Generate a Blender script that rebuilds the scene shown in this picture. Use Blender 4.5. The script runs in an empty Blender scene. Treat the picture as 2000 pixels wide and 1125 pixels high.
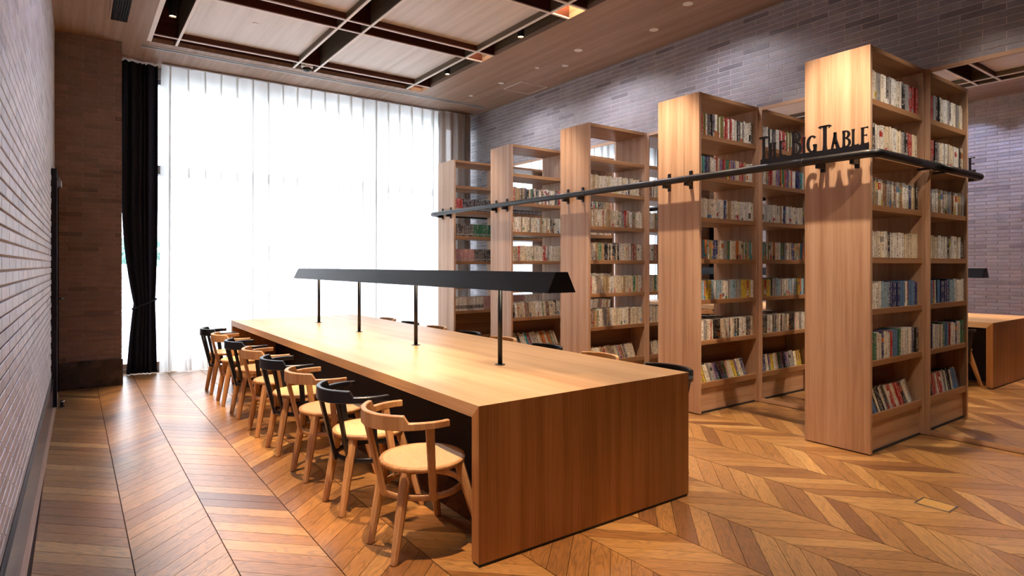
import bpy, math, random
from mathutils import Vector, Matrix

random.seed(7)
SC = bpy.context.scene
COL = SC.collection

# ------------------------------------------------------------------ camera, world, light, exposure
CAM_H, FPX, TH, HY = 1.4, 1186.2, math.radians(35.889), 517.7
cam_d = bpy.data.cameras.new('camera')
cam_d.sensor_width = 36.0
cam_d.lens = FPX / 2000 * 36.0
cam_d.shift_y = (HY - 562.5) / 2000
cam_d.clip_start = 0.02
cam = bpy.data.objects.new('camera', cam_d)
cam.location = (0, 0, CAM_H)
cam.rotation_euler = (math.pi / 2, 0, -TH)
COL.objects.link(cam)
SC.camera = cam

SC.view_settings.view_transform = 'Standard'
SC.view_settings.look = 'None'
SC.view_settings.gamma = 1.0
SC.view_settings.use_curve_mapping = False
SC.view_settings.exposure = 0.98
SC.cycles.max_bounces = 8
SC.cycles.diffuse_bounces = 3
SC.cycles.use_adaptive_sampling = True
SC.cycles.adaptive_threshold = 0.05
SC.cycles.glossy_bounces = 4
SC.cycles.transparent_max_bounces = 12
SC.cycles.sample_clamp_indirect = 6.0
SC.cycles.caustics_reflective = False
SC.cycles.caustics_refractive = False

SKY = 4.3
SKY_COL = (0.88, 0.90, 1.0)
world = bpy.data.worlds.new('overcast_sky')
world.use_nodes = True
SC.world = world
_bg = world.node_tree.nodes['Background']
_bg.inputs[0].default_value = (*SKY_COL, 1)
_bg.inputs[1].default_value = SKY

WARM = (1.0, 0.65, 0.36)
SHELF_WARM = (1.0, 0.74, 0.50)
SPOT_W = 235.0
SPOT_W_LEFT = 420.0
DOWN_W = 40.0
WASH_W = 60.0
LEFT_WASH_W = 38.0
LAMP_E = 15.0


def portal(name, x0, x1, y, z0, z1):
    l = bpy.data.lights.new(name, 'AREA')
    l.shape = 'RECTANGLE'
    l.size, l.size_y = x1 - x0, z1 - z0
    l.cycles.is_portal = True
    o = bpy.data.objects.new(name, l)
    o.location = ((x0 + x1) / 2, y, (z0 + z1) / 2)
    o.rotation_euler = (-math.pi / 2, 0, 0)      # shines towards -Y, into the room
    COL.objects.link(o)


portal('window_daylight', 0.45, 5.70, 9.44, 0.02, 3.90)


def spot_light(name, loc, watts, deg, blend=0.5, radius=0.03, col=WARM, target=None, parent=None):
    l = bpy.data.lights.new(name, 'SPOT')
    l.energy = watts
    l.color = col
    l.spot_size = math.radians(deg)
    l.spot_blend = blend
    l.shadow_soft_size = radius
    o = bpy.data.objects.new(name, l)
    o.location = loc
    if target is not None:
        d = Vector(target) - Vector(loc)
        o.rotation_euler = d.to_track_quat('-Z', 'Y').to_euler()
    COL.objects.link(o)
    return o


# ------------------------------------------------------------------ room dimensions (metres)
CEIL = 4.01
XR = 5.708            # face of the mirror wall
YW = 9.30             # window plane
YB = -2.2             # wall behind the viewer
BX0, BX1 = 4.737, 5.703
BY = [2.066 + 1.5 * k for k in range(5)]
BDEP = 0.492
BTOP = 3.02
TX0, TX1, TY0, TY1, TZ = 1.52, 3.032, 2.361, 7.76, 0.748


# ------------------------------------------------------------------ mesh helpers
class MB:
    """collects faces; build() links them as one mesh object"""

    def __init__(self):
        self.v, self.f, self.m, self.c, self.uv = [], [], [], [], []
        self.col = None
        self.ink = None

    def add(self, vs, fs, mi=0, cols=None, uvs=None):
        b = len(self.v)
        self.v += [tuple(p) for p in vs]
        for i, f in enumerate(fs):
            self.f.append([b + k for k in f])
            self.m.append(mi[i] if isinstance(mi, (list, tuple)) else mi)
            self.c.append(cols[i] if cols else (self.col or (1, 1, 1, 1)))
            self.uv.append(uvs[i] if uvs else None)
        return self

    def box(self, x0, y0, z0, x1, y1, z1, mi=0, M=None):
        vs = [(x0, y0, z0), (x1, y0, z0), (x1, y1, z0), (x0, y1, z0), (x0, y0, z1), (x1, y0, z1), (x1, y1, z1), (x0, y1, z1)]
        if M is not None:
            vs = [M @ Vector(p) for p in vs]
        return self.add(vs, [(0, 3, 2, 1), (4, 5, 6, 7), (0, 1, 5, 4), (1, 2, 6, 5), (2, 3, 7, 6), (3, 0, 4, 7)], mi)

    def prism(self, poly, a, b, axis='y', mi=0):
        """polygon in the two other axes, extruded along axis from a to b"""
        n = len(poly)

        def P(p, t):
            return {'x': (t, p[0], p[1]), 'y': (p[0], t, p[1]), 'z': (p[0], p[1], t)}[axis]
        vs = [P(p, a) for p in poly] + [P(p, b) for p in poly]
        fs = [tuple(range(n))[::-1], tuple(range(n, 2 * n))] + [(i, (i + 1) % n, n + (i + 1) % n, n + i) for i in range(n)]
        return self.add(vs, fs, mi)

    def sweep(self, pts, prof, closed=False, mi=0, up=(0, 0, 1)):
        """prof(i) -> list of (side, up) offsets; swept along pts in frames kept upright"""
        pts = [Vector(p) for p in pts]
        n = len(pts)
        up = Vector(up)
        rings = []
        for i, p in enumerate(pts):
            if closed:
                t = pts[(i + 1) % n] - pts[i - 1]
            else:
                t = pts[min(i + 1, n - 1)] - pts[max(i - 1, 0)]
            t.normalize()
            s = t.cross(up)
            if s.length < 1e-4:
                s = t.cross(Vector((0, 1, 0)))
            s.normalize()
            u = s.cross(t)
            rings.append([p + s * a + u * b for a, b in prof(i)])
        k = len(rings[0])
        vs = [q for r in rings for q in r]
        fs = []
        for i in range(n if closed else n - 1):
            j = (i + 1) % n
            for q in range(k):
                r = (q + 1) % k
                fs.append((i * k + q, i * k + r, j * k + r, j * k + q))
        if not closed:
            fs.append(tuple(range(k))[::-1])
            fs.append(tuple((n - 1) * k + q for q in range(k)))
        return self.add(vs, fs, mi)

    def tube(self, pts, r, seg=10, closed=False, mi=0, up=(0, 0, 1), sq=1.0):
        rr = r if isinstance(r, (list, tuple)) else [r] * len(pts)
        return self.sweep(pts, lambda i: [(rr[i] * math.cos(2 * math.pi * (q + .5) / seg), sq * rr[i] * math.sin(2 * math.pi * (q + .5) / seg)) for q in range(seg)], closed, mi, up)

    def lathe(self, prof, seg=24, c=(0, 0, 0), mi=0):
        vs, fs = [], []
        k = len(prof)
        for s in range(seg):
            a = 2 * math.pi * s / seg
            vs += [(c[0] + r * math.cos(a), c[1] + r * math.sin(a), c[2] + z) for r, z in prof]
        for s in range(seg):
            t = (s + 1) % seg
            for i in range(k - 1):
                fs.append((s * k + i, t * k + i, t * k + i + 1, s * k + i + 1))
        if prof[0][0] > 1e-6:
            fs.append(tuple(s * k for s in range(seg))[::-1])
        if prof[-1][0] > 1e-6:
            fs.append(tuple(s * k + k - 1 for s in range(seg)))
        return self.add(vs, fs, mi)

    def mesh(self, name, mats, smooth=False):
        me = bpy.data.meshes.new(name)
        me.from_pydata(self.v, [], self.f)
        for m in (mats if isinstance(mats, (list, tuple)) else [mats]):
            me.materials.append(m)
        if any(self.m):
            me.polygons.foreach_set('material_index', self.m)
        if any(c != (1, 1, 1, 1) for c in self.c):
            ca = me.color_attributes.new('tone', 'FLOAT_COLOR', 'CORNER')
            d = []
            for f, c in zip(self.f, self.c):
                d += list(c) * len(f)
            ca.data.foreach_set('color', d)
        if any(u for u in self.uv):
            ul = me.uv_layers.new(name='spine')
            d = []
            for f, u in zip(self.f, self.uv):
                for k in range(len(f)):
                    d += list(u[k]) if u else [-5.0, -5.0]
            ul.data.foreach_set('uv', d)
        if smooth:
            me.polygons.foreach_set('use_smooth', [True] * len(self.f))
        me.update()
        return me

    def build(self, name, mats, parent=None, smooth=False, bevel=0, seg=2, loc=None):
        o = bpy.data.objects.new(name, self.mesh(name, mats, smooth))
        COL.objects.link(o)
        if parent:
            o.parent = parent
        if loc:
            o.location = loc
        if bevel:
            b = o.modifiers.new('soft_edges', 'BEVEL')
            b.width, b.segments, b.limit_method = bevel, seg, 'ANGLE'
            b.angle_limit = math.radians(40)
        return o


def tag(o, label=None, cat=None, group=None, kind=None):
    if label:
        o['label'] = label
    if cat:
        o['category'] = cat
    if group:
        o['group'] = group
    if kind:
        o['kind'] = kind
    return o


def thing(name, label, cat, loc=(0, 0, 0), rz=0.0, group=None, kind=None):
    o = bpy.data.objects.new(name, None)
    o.empty_display_size = .1
    o.location = loc
    o.rotation_euler = (0, 0, rz)
    COL.objects.link(o)
    return tag(o, label, cat, group, kind)


def dup(root, loc, rz, label):
    r = root.copy()
    COL.objects.link(r)
    r.location = loc
    r.rotation_euler = (0, 0, rz)
    r['label'] = label
    for ch in list(root.children):
        c = ch.copy()
        COL.objects.link(c)
        c.parent = r
        for g in ch.children:
            d = g.copy()
            COL.objects.link(d)
            d.parent = c
    return r


def project(p):
    d = p[0] * math.sin(TH) + p[1] * math.cos(TH)
    r = p[0] * math.cos(TH) - p[1] * math.sin(TH)
    if d < .05:
        return None
    return 1000 + FPX * r / d, HY - FPX * (p[2] - CAM_H) / d, d


BLOCKS = [((TX0, TY0, 0), (TX1, TY1, TZ))] + [((BX0, y, 0), (BX1, y + BDEP, BTOP)) for y in BY]


def hidden(p):
    o = Vector((0, 0, CAM_H))
    d = Vector(p) - o
    for a, b in BLOCKS:
        t0, t1 = 0.0, 0.985
        ok = True
        for k in range(3):
            if abs(d[k]) < 1e-9:
                if o[k] < a[k] or o[k] > b[k]:
                    ok = False
                    break
                continue
            u, v = (a[k] - o[k]) / d[k], (b[k] - o[k]) / d[k]
            if u > v:
                u, v = v, u
            t0, t1 = max(t0, u), min(t1, v)
        if ok and t0 < t1:
            return True
    return False


def in_frame(p, m=0):
    q = project(p)
    return q is not None and -m < q[0] < 2000 + m and -m < q[1] < 1125 + m


# ------------------------------------------------------------------ materials
def new_mat(name):
    m = bpy.data.materials.new(name)
    m.use_nodes = True
    nt = m.node_tree
    return m, nt, nt.nodes['Principled BSDF']


def N(nt, typ, **kw):
    n = nt.nodes.new(typ)
    for k, v in kw.items():
        if k.startswith('i_'):
            key = k[2:]
            n.inputs[int(key) if key.isdigit() else key].default_value = v
        else:
            setattr(n, k, v)
    return n


def link(nt, a, b):
    nt.links.new(a, b)


def ramp(nt, stops, fac):
    r = N(nt, 'ShaderNodeValToRGB')
    e = r.color_ramp.elements
    while len(e) < len(stops):
        e.new(0.5)
    for el, (p, c) in zip(e, stops):
        el.position = p
        el.color = (*c, 1)
    link(nt, fac, r.inputs[0])
    return r


def bump(nt, h, strength, dist, bsdf):
    b = N(nt, 'ShaderNodeBump')
    b.inputs['Strength'].default_value = strength
    b.inputs['Distance'].default_value = dist
    link(nt, h, b.inputs['Height'])
    link(nt, b.outputs[0], bsdf.inputs['Normal'])


def plain(name, col, rough=.5, metal=0.0, spec=.5, noise=0.0, nscale=40.0, bumpd=0.0):
    m, nt, b = new_mat(name)
    b.inputs['Roughness'].default_value = rough
    b.inputs['Metallic'].default_value = metal
    b.inputs['Specular IOR Level'].default_value = spec
    tc = N(nt, 'ShaderNodeTexCoord')
    n = N(nt, 'ShaderNodeTexNoise')
    n.inputs['Scale'].default_value = nscale
    n.inputs['Detail'].default_value = 4
    link(nt, tc.outputs['Object'], n.inputs['Vector'])
    k = noise
    r = ramp(nt, [(.3, tuple(c * (1 - k) for c in col)), (.7, tuple(min(1, c * (1 + k)) for c in col))], n.outputs[0])
    link(nt, r.outputs[0], b.inputs['Base Color'])
    if bumpd:
        bump(nt, n.outputs[0], .4, bumpd, b)
    return m


def wood(name, dark, mid, light, axis='z', rough=.42, spec=.35, streak=1.0, fine=1.0, world_co=False):
    m, nt, b = new_mat(name)
    b.inputs['Roughness'].default_value = rough
    b.inputs['Specular IOR Level'].default_value = spec
    if world_co:
        src = N(nt, 'ShaderNodeNewGeometry').outputs['Position']
    else:
        tc = N(nt, 'ShaderNodeTexCoord')
        oi = N(nt, 'ShaderNodeObjectInfo')
        mul = N(nt, 'ShaderNodeMath', operation='MULTIPLY', i_1=23.0)
        link(nt, oi.outputs['Random'], mul.inputs[0])
        add = N(nt, 'ShaderNodeVectorMath', operation='ADD')
        link(nt, tc.outputs['Object'], add.inputs[0])
        link(nt, mul.outputs[0], add.inputs[1])
        src = add.outputs[0]

    def noise(cross, along, detail, dist=0.0):
        mp = N(nt, 'ShaderNodeMapping')
        s = {'x': (along, cross, cross), 'y': (cross, along, cross), 'z': (cross, cross, along)}[axis]
        mp.inputs['Scale'].default_value = s
        link(nt, src, mp.inputs['Vector'])
        n = N(nt, 'ShaderNodeTexNoise')
        n.inputs['Scale'].default_value = 1.0
        n.inputs['Detail'].default_value = detail
        n.inputs['Distortion'].default_value = dist
        link(nt, mp.outputs[0], n.inputs['Vector'])
        return n.outputs[0]
    a = noise(16 * streak, .35, 3, .3)
    f = noise(190 * fine, 3.0, 3)
    mx = N(nt, 'ShaderNodeMix', data_type='FLOAT', i_0=.38)
    link(nt, a, mx.inputs[2])
    link(nt, f, mx.inputs[3])
    r = ramp(nt, [(.33, dark), (.5, mid), (.67, light)], mx.outputs[0])
    link(nt, r.outputs[0], b.inputs['Base Color'])
    return m


def sc3(c, k):
    return tuple(x * k for x in c)


OAK_D, OAK_M, OAK_L = (.40, .235, .145), (.55, .355, .235), (.66, .47, .335)
oak_z = wood('oak_veneer_upright_grain', OAK_D, OAK_M, OAK_L, 'z')
oak_x = wood('oak_veneer_cross_grain', OAK_D, OAK_M, OAK_L, 'x')
shelf_oak = wood('oak_shelf_board', (.27, .13, .058), (.38, .20, .095), (.48, .275, .14), 'x')
oak_y = wood('oak_veneer_long_grain', OAK_D, OAK_M, OAK_L, 'y', rough=.36)
T_D, T_M, T_L = (.46, .27, .13), (.58, .37, .19), (.66, .45, .26)
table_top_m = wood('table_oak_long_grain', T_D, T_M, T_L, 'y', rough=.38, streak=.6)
table_end_m = wood('table_oak_upright_shaded', (.26, .105, .028), (.40, .175, .055), (.50, .245, .09), 'z', rough=.45, streak=.9)  # the end panels' shadow is put into this deeper oak
chair_oak = wood('chair_oak', (.42, .21, .085), (.56, .31, .135), (.66, .41, .21), 'z', rough=.4, streak=1.6)
ceil_wood = wood('ceiling_veneer', (.25, .165, .115), (.33, .225, .165), (.41, .295, .225), 'y', rough=.5, streak=1.1, world_co=True)
panel_wood = wood('coffer_veneer', (.62, .58, .54), (.74, .71, .68), (.82, .79, .76), 'y', rough=.5, streak=.8, world_co=True)
fin_dark = wood('dark_brown_wood', (.045, .012, .008), (.075, .02, .012), (.11, .03, .018), 'x', rough=.5)  # cross fins are dark brown, long fins grey-brown
fin_mid = wood('grey_brown_wood', (.11, .085, .055), (.16, .125, .085), (.20, .16, .11), 'y', rough=.55)
fin_pale = plain('pale_edge_strip', (.86, .82, .77), .5, noise=.04)
slot_black = plain('slot_black', (.012, .012, .016), .6)
black_metal = plain('black_satin_metal', (.006, .006, .009), .38, metal=.0, spec=.4, noise=.1)
lamp_black = plain('lamp_black', (.005, .006, .011), .42, spec=.35, noise=.1, nscale=8)
black_paint = plain('black_lacquer', (.010, .011, .016), .32, spec=.5, noise=.1)
navy = plain('navy_laminate', (.008, .008, .015), .5, spec=.3, noise=.1)
white_paint = plain('white_enamel', (.80, .79, .77), .4)
grey_alu = plain('pale_aluminium', (.62, .63, .64), .4, metal=.3)
frame_alu = plain('grey_window_aluminium', (.25, .25, .26), .5, metal=.2)
chrome = plain('brushed_steel', (.55, .55, .57), .3, metal=1.0)
brass = plain('brass_cover', (.62, .36, .12), .4, metal=.35, noise=.05)
stone = plain('dark_marble', (.030, .020, .020), .22, spec=.6, noise=.55, nscale=9)
plum_stone = plain('plum_stone', (.085, .060, .080), .2, spec=.6, noise=.45, nscale=14)
mortar = plain('pale_mortar', (.58, .52, .50), .9, noise=.08, bumpd=.001)
pillar_mortar = plain('pillar_mortar', (.46, .35, .30), .9, noise=.06, bumpd=.001)
light_mortar = plain('light_mortar', (.70, .63, .63), .9, noise=.06, bumpd=.001)
dark_cloth = plain('charcoal_drape', (.018, .022, .036), .85, spec=.15, noise=.2)
unlit_cloth_c = (.50, .43, .38)  # greyer voile; its missing backlight is put into this brown-grey
pages_m = plain('page_edges', (.72, .66, .55), .9, noise=.06, nscale=200)
plaster = plain('grey_plaster', (.45, .41, .39), .9, noise=.05)
terrace_m = plain('terrace_concrete', (.72, .74, .76), .8, noise=.06)
leaf_m = plain('hedge_green', (.20, .36, .30), .8, noise=.4, nscale=30)


def emit(name, col, s):
    m, nt, b = new_mat(name)
    b.inputs['Base Color'].default_value = (*col, 1)
    b.inputs['Emission Color'].default_value = (*col, 1)
    b.inputs['Emission Strength'].default_value = s
    return m


led = emit('led_diffuser', (1, .78, .54), LAMP_E)
lens_glow = emit('lamp_lens', (1, .78, .5), 16)
lens_soft = emit('downlight_lens', (1, .92, .84), 9)

# mirror
mirror_m, _nt, _b = new_mat('mirror_silvering')
_b.inputs['Base Color'].default_value = (.84, .85, .88, 1)
_b.inputs['Metallic'].default_value = 1.0
_b.inputs['Roughness'].default_value = 0.012

# glass
glass_m, _nt, _b = new_mat('clear_pane')
_t = N(_nt, 'ShaderNodeBsdfTransparent', i_0=(.96, .98, .98, 1))
_g = N(_nt, 'ShaderNodeBsdfGlossy')
_g.inputs['Roughness'].default_value = .02
_mx = N(_nt, 'ShaderNodeMixShader', i_0=.06)
link(_nt, _t.outputs[0], _mx.inputs[1])
link(_nt, _g.outputs[0], _mx.inputs[2])
link(_nt, _mx.outputs[0], _nt.nodes['Material Output'].inputs[0])


def cloth(name, col, see, trans):
    m, nt, b = new_mat(name)
    tc = N(nt, 'ShaderNodeTexCoord')
    n = N(nt, 'ShaderNodeTexNoise')
    n.inputs['Scale'].default_value = 6
    link(nt, tc.outputs['Object'], n.inputs['Vector'])
    r = ramp(nt, [(.3, sc3(col, .95)), (.7, col)], n.outputs[0])
    d = N(nt, 'ShaderNodeBsdfDiffuse')
    t = N(nt, 'ShaderNodeBsdfTranslucent')
    link(nt, r.outputs[0], d.inputs[0])
    link(nt, r.outputs[0], t.inputs[0])
    m1 = N(nt, 'ShaderNodeMixShader', i_0=trans)
    link(nt, d.outputs[0], m1.inputs[1])
    link(nt, t.outputs[0], m1.inputs[2])
    tr = N(nt, 'ShaderNodeBsdfTransparent')
    m2 = N(nt, 'ShaderNodeMixShader', i_0=see)
    link(nt, m1.outputs[0], m2.inputs[1])
    link(nt, tr.outputs[0], m2.inputs[2])
    link(nt, m2.outputs[0], nt.nodes['Material Output'].inputs[0])
    return m


sheer_m = cloth('white_voile', (.90, .90, .87), .09, .74)
unlit_voile_m = cloth('unlit_voile', unlit_cloth_c, .05, .22)

# bricks: tone attribute picks the shade
brick_m, _nt, _b = new_mat('grey_brick')
_at = N(_nt, 'ShaderNodeAttribute', attribute_name='tone')
_ge = N(_nt, 'ShaderNodeNewGeometry')
_n1 = N(_nt, 'ShaderNodeTexNoise')
_n1.inputs['Scale'].default_value = 45
_n1.inputs['Detail'].default_value = 5
link(_nt, _ge.outputs['Position'], _n1.inputs['Vector'])
_n2 = N(_nt, 'ShaderNodeTexNoise')
_n2.inputs['Scale'].default_value = 7
_n2.inputs['Detail'].default_value = 3
link(_nt, _ge.outputs['Position'], _n2.inputs['Vector'])
_md = N(_nt, 'ShaderNodeMath', operation='ADD')
link(_nt, _n1.outputs[0], _md.inputs[0])
link(_nt, _n2.outputs[0], _md.inputs[1])
_mr = N(_nt, 'ShaderNodeMapRange', i_1=.6, i_2=1.4, i_3=.78, i_4=1.2)
link(_nt, _md.outputs[0], _mr.inputs[0])
_mm = N(_nt, 'ShaderNodeVectorMath', operation='SCALE')
link(_nt, _at.outputs['Color'], _mm.inputs[0])
link(_nt, _mr.outputs[0], _mm.inputs['Scale'])
link(_nt, _mm.outputs[0], _b.inputs['Base Color'])
_b.inputs['Roughness'].default_value = .46
_b.inputs['Specular IOR Level'].default_value = .6
bump(_nt, _n1.outputs[0], .5, .004, _b)


def floor_mat(name, ang):
    m, nt, b = new_mat(name)
    at = N(nt, 'ShaderNodeAttribute', attribute_name='tone')
    ge = N(nt, 'ShaderNodeNewGeometry')
    rot = N(nt, 'ShaderNodeVectorRotate', rotation_type='Z_AXIS')
    rot.inputs['Angle'].default_value = ang
    link(nt, ge.outputs['Position'], rot.inputs['Vector'])
    sp = N(nt, 'ShaderNodeSeparateColor')
    link(nt, at.outputs['Color'], sp.inputs[0])
    off = N(nt, 'ShaderNodeMath', operation='MULTIPLY', i_1=61.0)
    link(nt, sp.outputs[1], off.inputs[0])
    co = N(nt, 'ShaderNodeCombineXYZ')
    link(nt, off.outputs[0], co.inputs[0])
    link(nt, off.outputs[0], co.inputs[2])
    add = N(nt, 'ShaderNodeVectorMath', operation='ADD')
    link(nt, rot.outputs[0], add.inputs[0])
    link(nt, co.outputs[0], add.inputs[1])

    def noise(sx, sy, det, dist=0.0):
        mp = N(nt, 'ShaderNodeMapping')
        mp.inputs['Scale'].default_value = (sx, sy, 1)
        link(nt, add.outputs[0], mp.inputs['Vector'])
        n = N(nt, 'ShaderNodeTexNoise')
        n.inputs['Scale'].default_value = 1
        n.inputs['Detail'].default_value = det
        n.inputs['Distortion'].default_value = dist
        link(nt, mp.outputs[0], n.inputs['Vector'])
        return n.outputs[0]
    broad = noise(2.2, 13, 2, .4)
    fine = noise(14, 240, 3)
    k = N(nt, 'ShaderNodeMath', operation='MULTIPLY', i_1=75.0)
    link(nt, broad, k.inputs[0])
    s = N(nt, 'ShaderNodeMath', operation='SINE')
    link(nt, k.outputs[0], s.inputs[0])
    rings = N(nt, 'ShaderNodeMapRange', i_1=.1, i_2=1.0, i_3=1.0, i_4=.0)
    link(nt, s.outputs[0], rings.inputs[0])
    # colour
    base = ramp(nt, [(.0, (.22, .085, .022)), (.5, (.46, .22, .060)), (1.0, (.64, .36, .118))], sp.outputs[0])
    fr = N(nt, 'ShaderNodeMapRange', i_1=.35, i_2=.65, i_3=.72, i_4=1.12)
    link(nt, fine, fr.inputs[0])
    rr = N(nt, 'ShaderNodeMapRange', i_1=0.0, i_2=1.0, i_3=.66, i_4=1.0)
    link(nt, rings.outputs[0], rr.inputs[0])
    mu = N(nt, 'ShaderNodeMath', operation='MULTIPLY')
    link(nt, fr.outputs[0], mu.inputs[0])
    link(nt, rr.outputs[0], mu.inputs[1])
    v = N(nt, 'ShaderNodeVectorMath', operation='SCALE')
    link(nt, base.outputs[0], v.inputs[0])
    link(nt, mu.outputs[0], v.inputs['Scale'])
    link(nt, v.outputs[0], b.inputs['Base Color'])
    b.inputs['Roughness'].default_value = .42
    b.inputs['Specular IOR Level'].default_value = .6
    b.inputs['Coat Weight'].default_value = 1.0
    b.inputs['Coat Roughness'].default_value = .30
    b.inputs['Coat IOR'].default_value = 1.8
    return m


PL_SLOPE = .95
PL_ANG = math.atan(PL_SLOPE)
floor_up = floor_mat('chevron_oak_rising', -PL_ANG)
floor_dn = floor_mat('chevron_oak_falling', PL_ANG)
floor_base_m = plain('floor_joint_dark', (.05, .022, .010), .8)  # dark underfloor showing through the plank seams

# book covers: colour in tone, print in uv
book_m, _nt, _b = new_mat('printed_cover')
_at = N(_nt, 'ShaderNodeAttribute', attribute_name='tone')
_uv = N(_nt, 'ShaderNodeUVMap', uv_map='spine')
_sx = N(_nt, 'ShaderNodeSeparateXYZ')
link(_nt, _uv.outputs[0], _sx.inputs[0])
_mp = N(_nt, 'ShaderNodeMapping')
_mp.inputs['Scale'].default_value = (4.0, 95.0, 1)
link(_nt, _uv.outputs[0], _mp.inputs['Vector'])
_no = N(_nt, 'ShaderNodeTexNoise')
_no.inputs['Scale'].default_value = 1
_no.inputs['Detail'].default_value = 2
link(_nt, _mp.outputs[0], _no.inputs['Vector'])
_th = N(_nt, 'ShaderNodeMath', operation='GREATER_THAN', i_1=.53)
link(_nt, _no.outputs[0], _th.inputs[0])
_mp2 = N(_nt, 'ShaderNodeMapping')
_mp2.inputs['Scale'].default_value = (0.12, 17.0, 1)
link(_nt, _uv.outputs[0], _mp2.inputs['Vector'])
_n2 = N(_nt, 'ShaderNodeTexNoise')
_n2.inputs['Scale'].default_value = 1
link(_nt, _mp2.outputs[0], _n2.inputs['Vector'])
_t2 = N(_nt, 'ShaderNodeMath', operation='GREATER_THAN', i_1=.47)
link(_nt, _n2.outputs[0], _t2.inputs[0])
_fx = N(_nt, 'ShaderNodeMath', operation='FRACT')
link(_nt, _sx.outputs[0], _fx.inputs[0])
_c = N(_nt, 'ShaderNodeMath', operation='COMPARE', i_1=.5, i_2=.30)
link(_nt, _fx.outputs[0], _c.inputs[0])
_pos = N(_nt, 'ShaderNodeMath', operation='GREATER_THAN', i_1=-.5)
link(_nt, _sx.outputs[0], _pos.inputs[0])
_prev = _th.outputs[0]
for _o in (_t2, _c, _pos):
    _q = N(_nt, 'ShaderNodeMath', operation='MULTIPLY')
    link(_nt, _prev, _q.inputs[0])
    link(_nt, _o.outputs[0], _q.inputs[1])
    _prev = _q.outputs[0]
_bw = N(_nt, 'ShaderNodeRGBToBW')
link(_nt, _at.outputs['Color'], _bw.inputs[0])
_lt = N(_nt, 'ShaderNodeMath', operation='LESS_THAN', i_1=.16)
link(_nt, _bw.outputs[0], _lt.inputs[0])
_ik = N(_nt, 'ShaderNodeMix', data_type='RGBA')
_ik.inputs[6].default_value = (.03, .025, .03, 1)
_ik.inputs[7].default_value = (.78, .74, .66, 1)
link(_nt, _lt.outputs[0], _ik.inputs[0])
_fm = N(_nt, 'ShaderNodeMix', data_type='RGBA')
link(_nt, _prev, _fm.inputs[0])
link(_nt, _at.outputs['Color'], _fm.inputs[6])
link(_nt, _ik.outputs[2], _fm.inputs[7])
link(_nt, _fm.outputs[2], _b.inputs['Base Color'])
_b.inputs['Roughness'].default_value = .45

# cane weave: real open holes through alpha, fine relief on the seat disc
cane_m, _nt, _b = new_mat('woven_cane')
_tc = N(_nt, 'ShaderNodeTexCoord')
_sx = N(_nt, 'ShaderNodeSeparateXYZ')
link(_nt, _tc.outputs['Object'], _sx.inputs[0])
_outs = []
for _k in (0, 1):
    _a = N(_nt, 'ShaderNodeMath', operation='MULTIPLY', i_1=2 * math.pi / .0105)
    link(_nt, _sx.outputs[_k], _a.inputs[0])
    _s = N(_nt, 'ShaderNodeMath', operation='SINE')
    link(_nt, _a.outputs[0], _s.inputs[0])
    _outs.append(_s.outputs[0])
_ho = N(_nt, 'ShaderNodeMath', operation='MINIMUM')
link(_nt, _outs[0], _ho.inputs[0])
link(_nt, _outs[1], _ho.inputs[1])
_hg = N(_nt, 'ShaderNodeMath', operation='GREATER_THAN', i_1=.42)
link(_nt, _ho.outputs[0], _hg.inputs[0])
_iv = N(_nt, 'ShaderNodeMath', operation='SUBTRACT', i_0=1.0)
link(_nt, _hg.outputs[0], _iv.inputs[1])
link(_nt, _iv.outputs[0], _b.inputs['Alpha'])
_b.inputs['Base Color'].default_value = (.78, .58, .31, 1)
_b.inputs['Roughness'].default_value = .5


# ------------------------------------------------------------------ bricks
def brick_tones(seed, base=(.275, .25, .262), dark=(.15, .135, .145)):
    rnd = random.Random(seed)
    t = []
    for k in range(10):
        s = rnd.uniform(.88, 1.12)
        t.append((base[0] * s * rnd.uniform(.97, 1.03), base[1] * s, base[2] * s * rnd.uniform(.96, 1.04), 1))
    t.append((*dark, 1))
    return t


def pick_tone(rnd):
    return 10 if rnd.random() < .08 else rnd.randrange(10)


def brick_wall(parent, cells, to_world, box_of, tones, limit=300):
    """cells: list of (a0, a1, z0, z1); box_of(MB, cell) adds one brick; the largest in view become parts, the rest one mass"""
    scored = []
    for c in cells:
        p = to_world(((c[0] + c[1]) / 2, (c[2] + c[3]) / 2))
        s = 0
        if in_frame(p) and not hidden(p):
            q = [project(to_world((a, z))) for a in (c[0], c[1]) for z in (c[2], c[3])]
            if all(q):
                s = (max(k[0] for k in q) - min(k[0] for k in q)) * (q[0][1] - q[1][1] if q[0][1] > q[1][1] else q[1][1] - q[0][1])
        scored.append((s, c))
    order = sorted(range(len(cells)), key=lambda i: -scored[i][0])
    chosen = set(i for i in order[:limit] if scored[i][0] > 0)
    rest = MB()
    rnd = random.Random(len(cells))
    cache = {}
    for i, c in enumerate(cells):
        t = pick_tone(rnd)
        if i in chosen:
            w, h = round(c[1] - c[0], 4), round(c[3] - c[2], 4)
            key = (t, w, h)
            if key not in cache:
                mb = MB()
                mb.col = tones[t]
                box_of(mb, (0, w, 0, h))
                cache[key] = mb.mesh('brick', brick_m)
            o = bpy.data.objects.new('brick', cache[key])
            COL.objects.link(o)
            o.parent = parent
            o.location = box_of(None, c)
        else:
            rest.col = tones[t]
            off = box_of(None, c)
            b = len(rest.v)
            mb = MB()
            box_of(mb, (0, c[1] - c[0], 0, c[3] - c[2]))
            rest.add([(p[0] + off[0], p[1] + off[1], p[2] + off[2]) for p in mb.v], mb.f)
    if rest.f:
        o = rest.build('remaining_bricks', brick_m, parent)
        o['kind'] = 'stuff'


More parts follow.
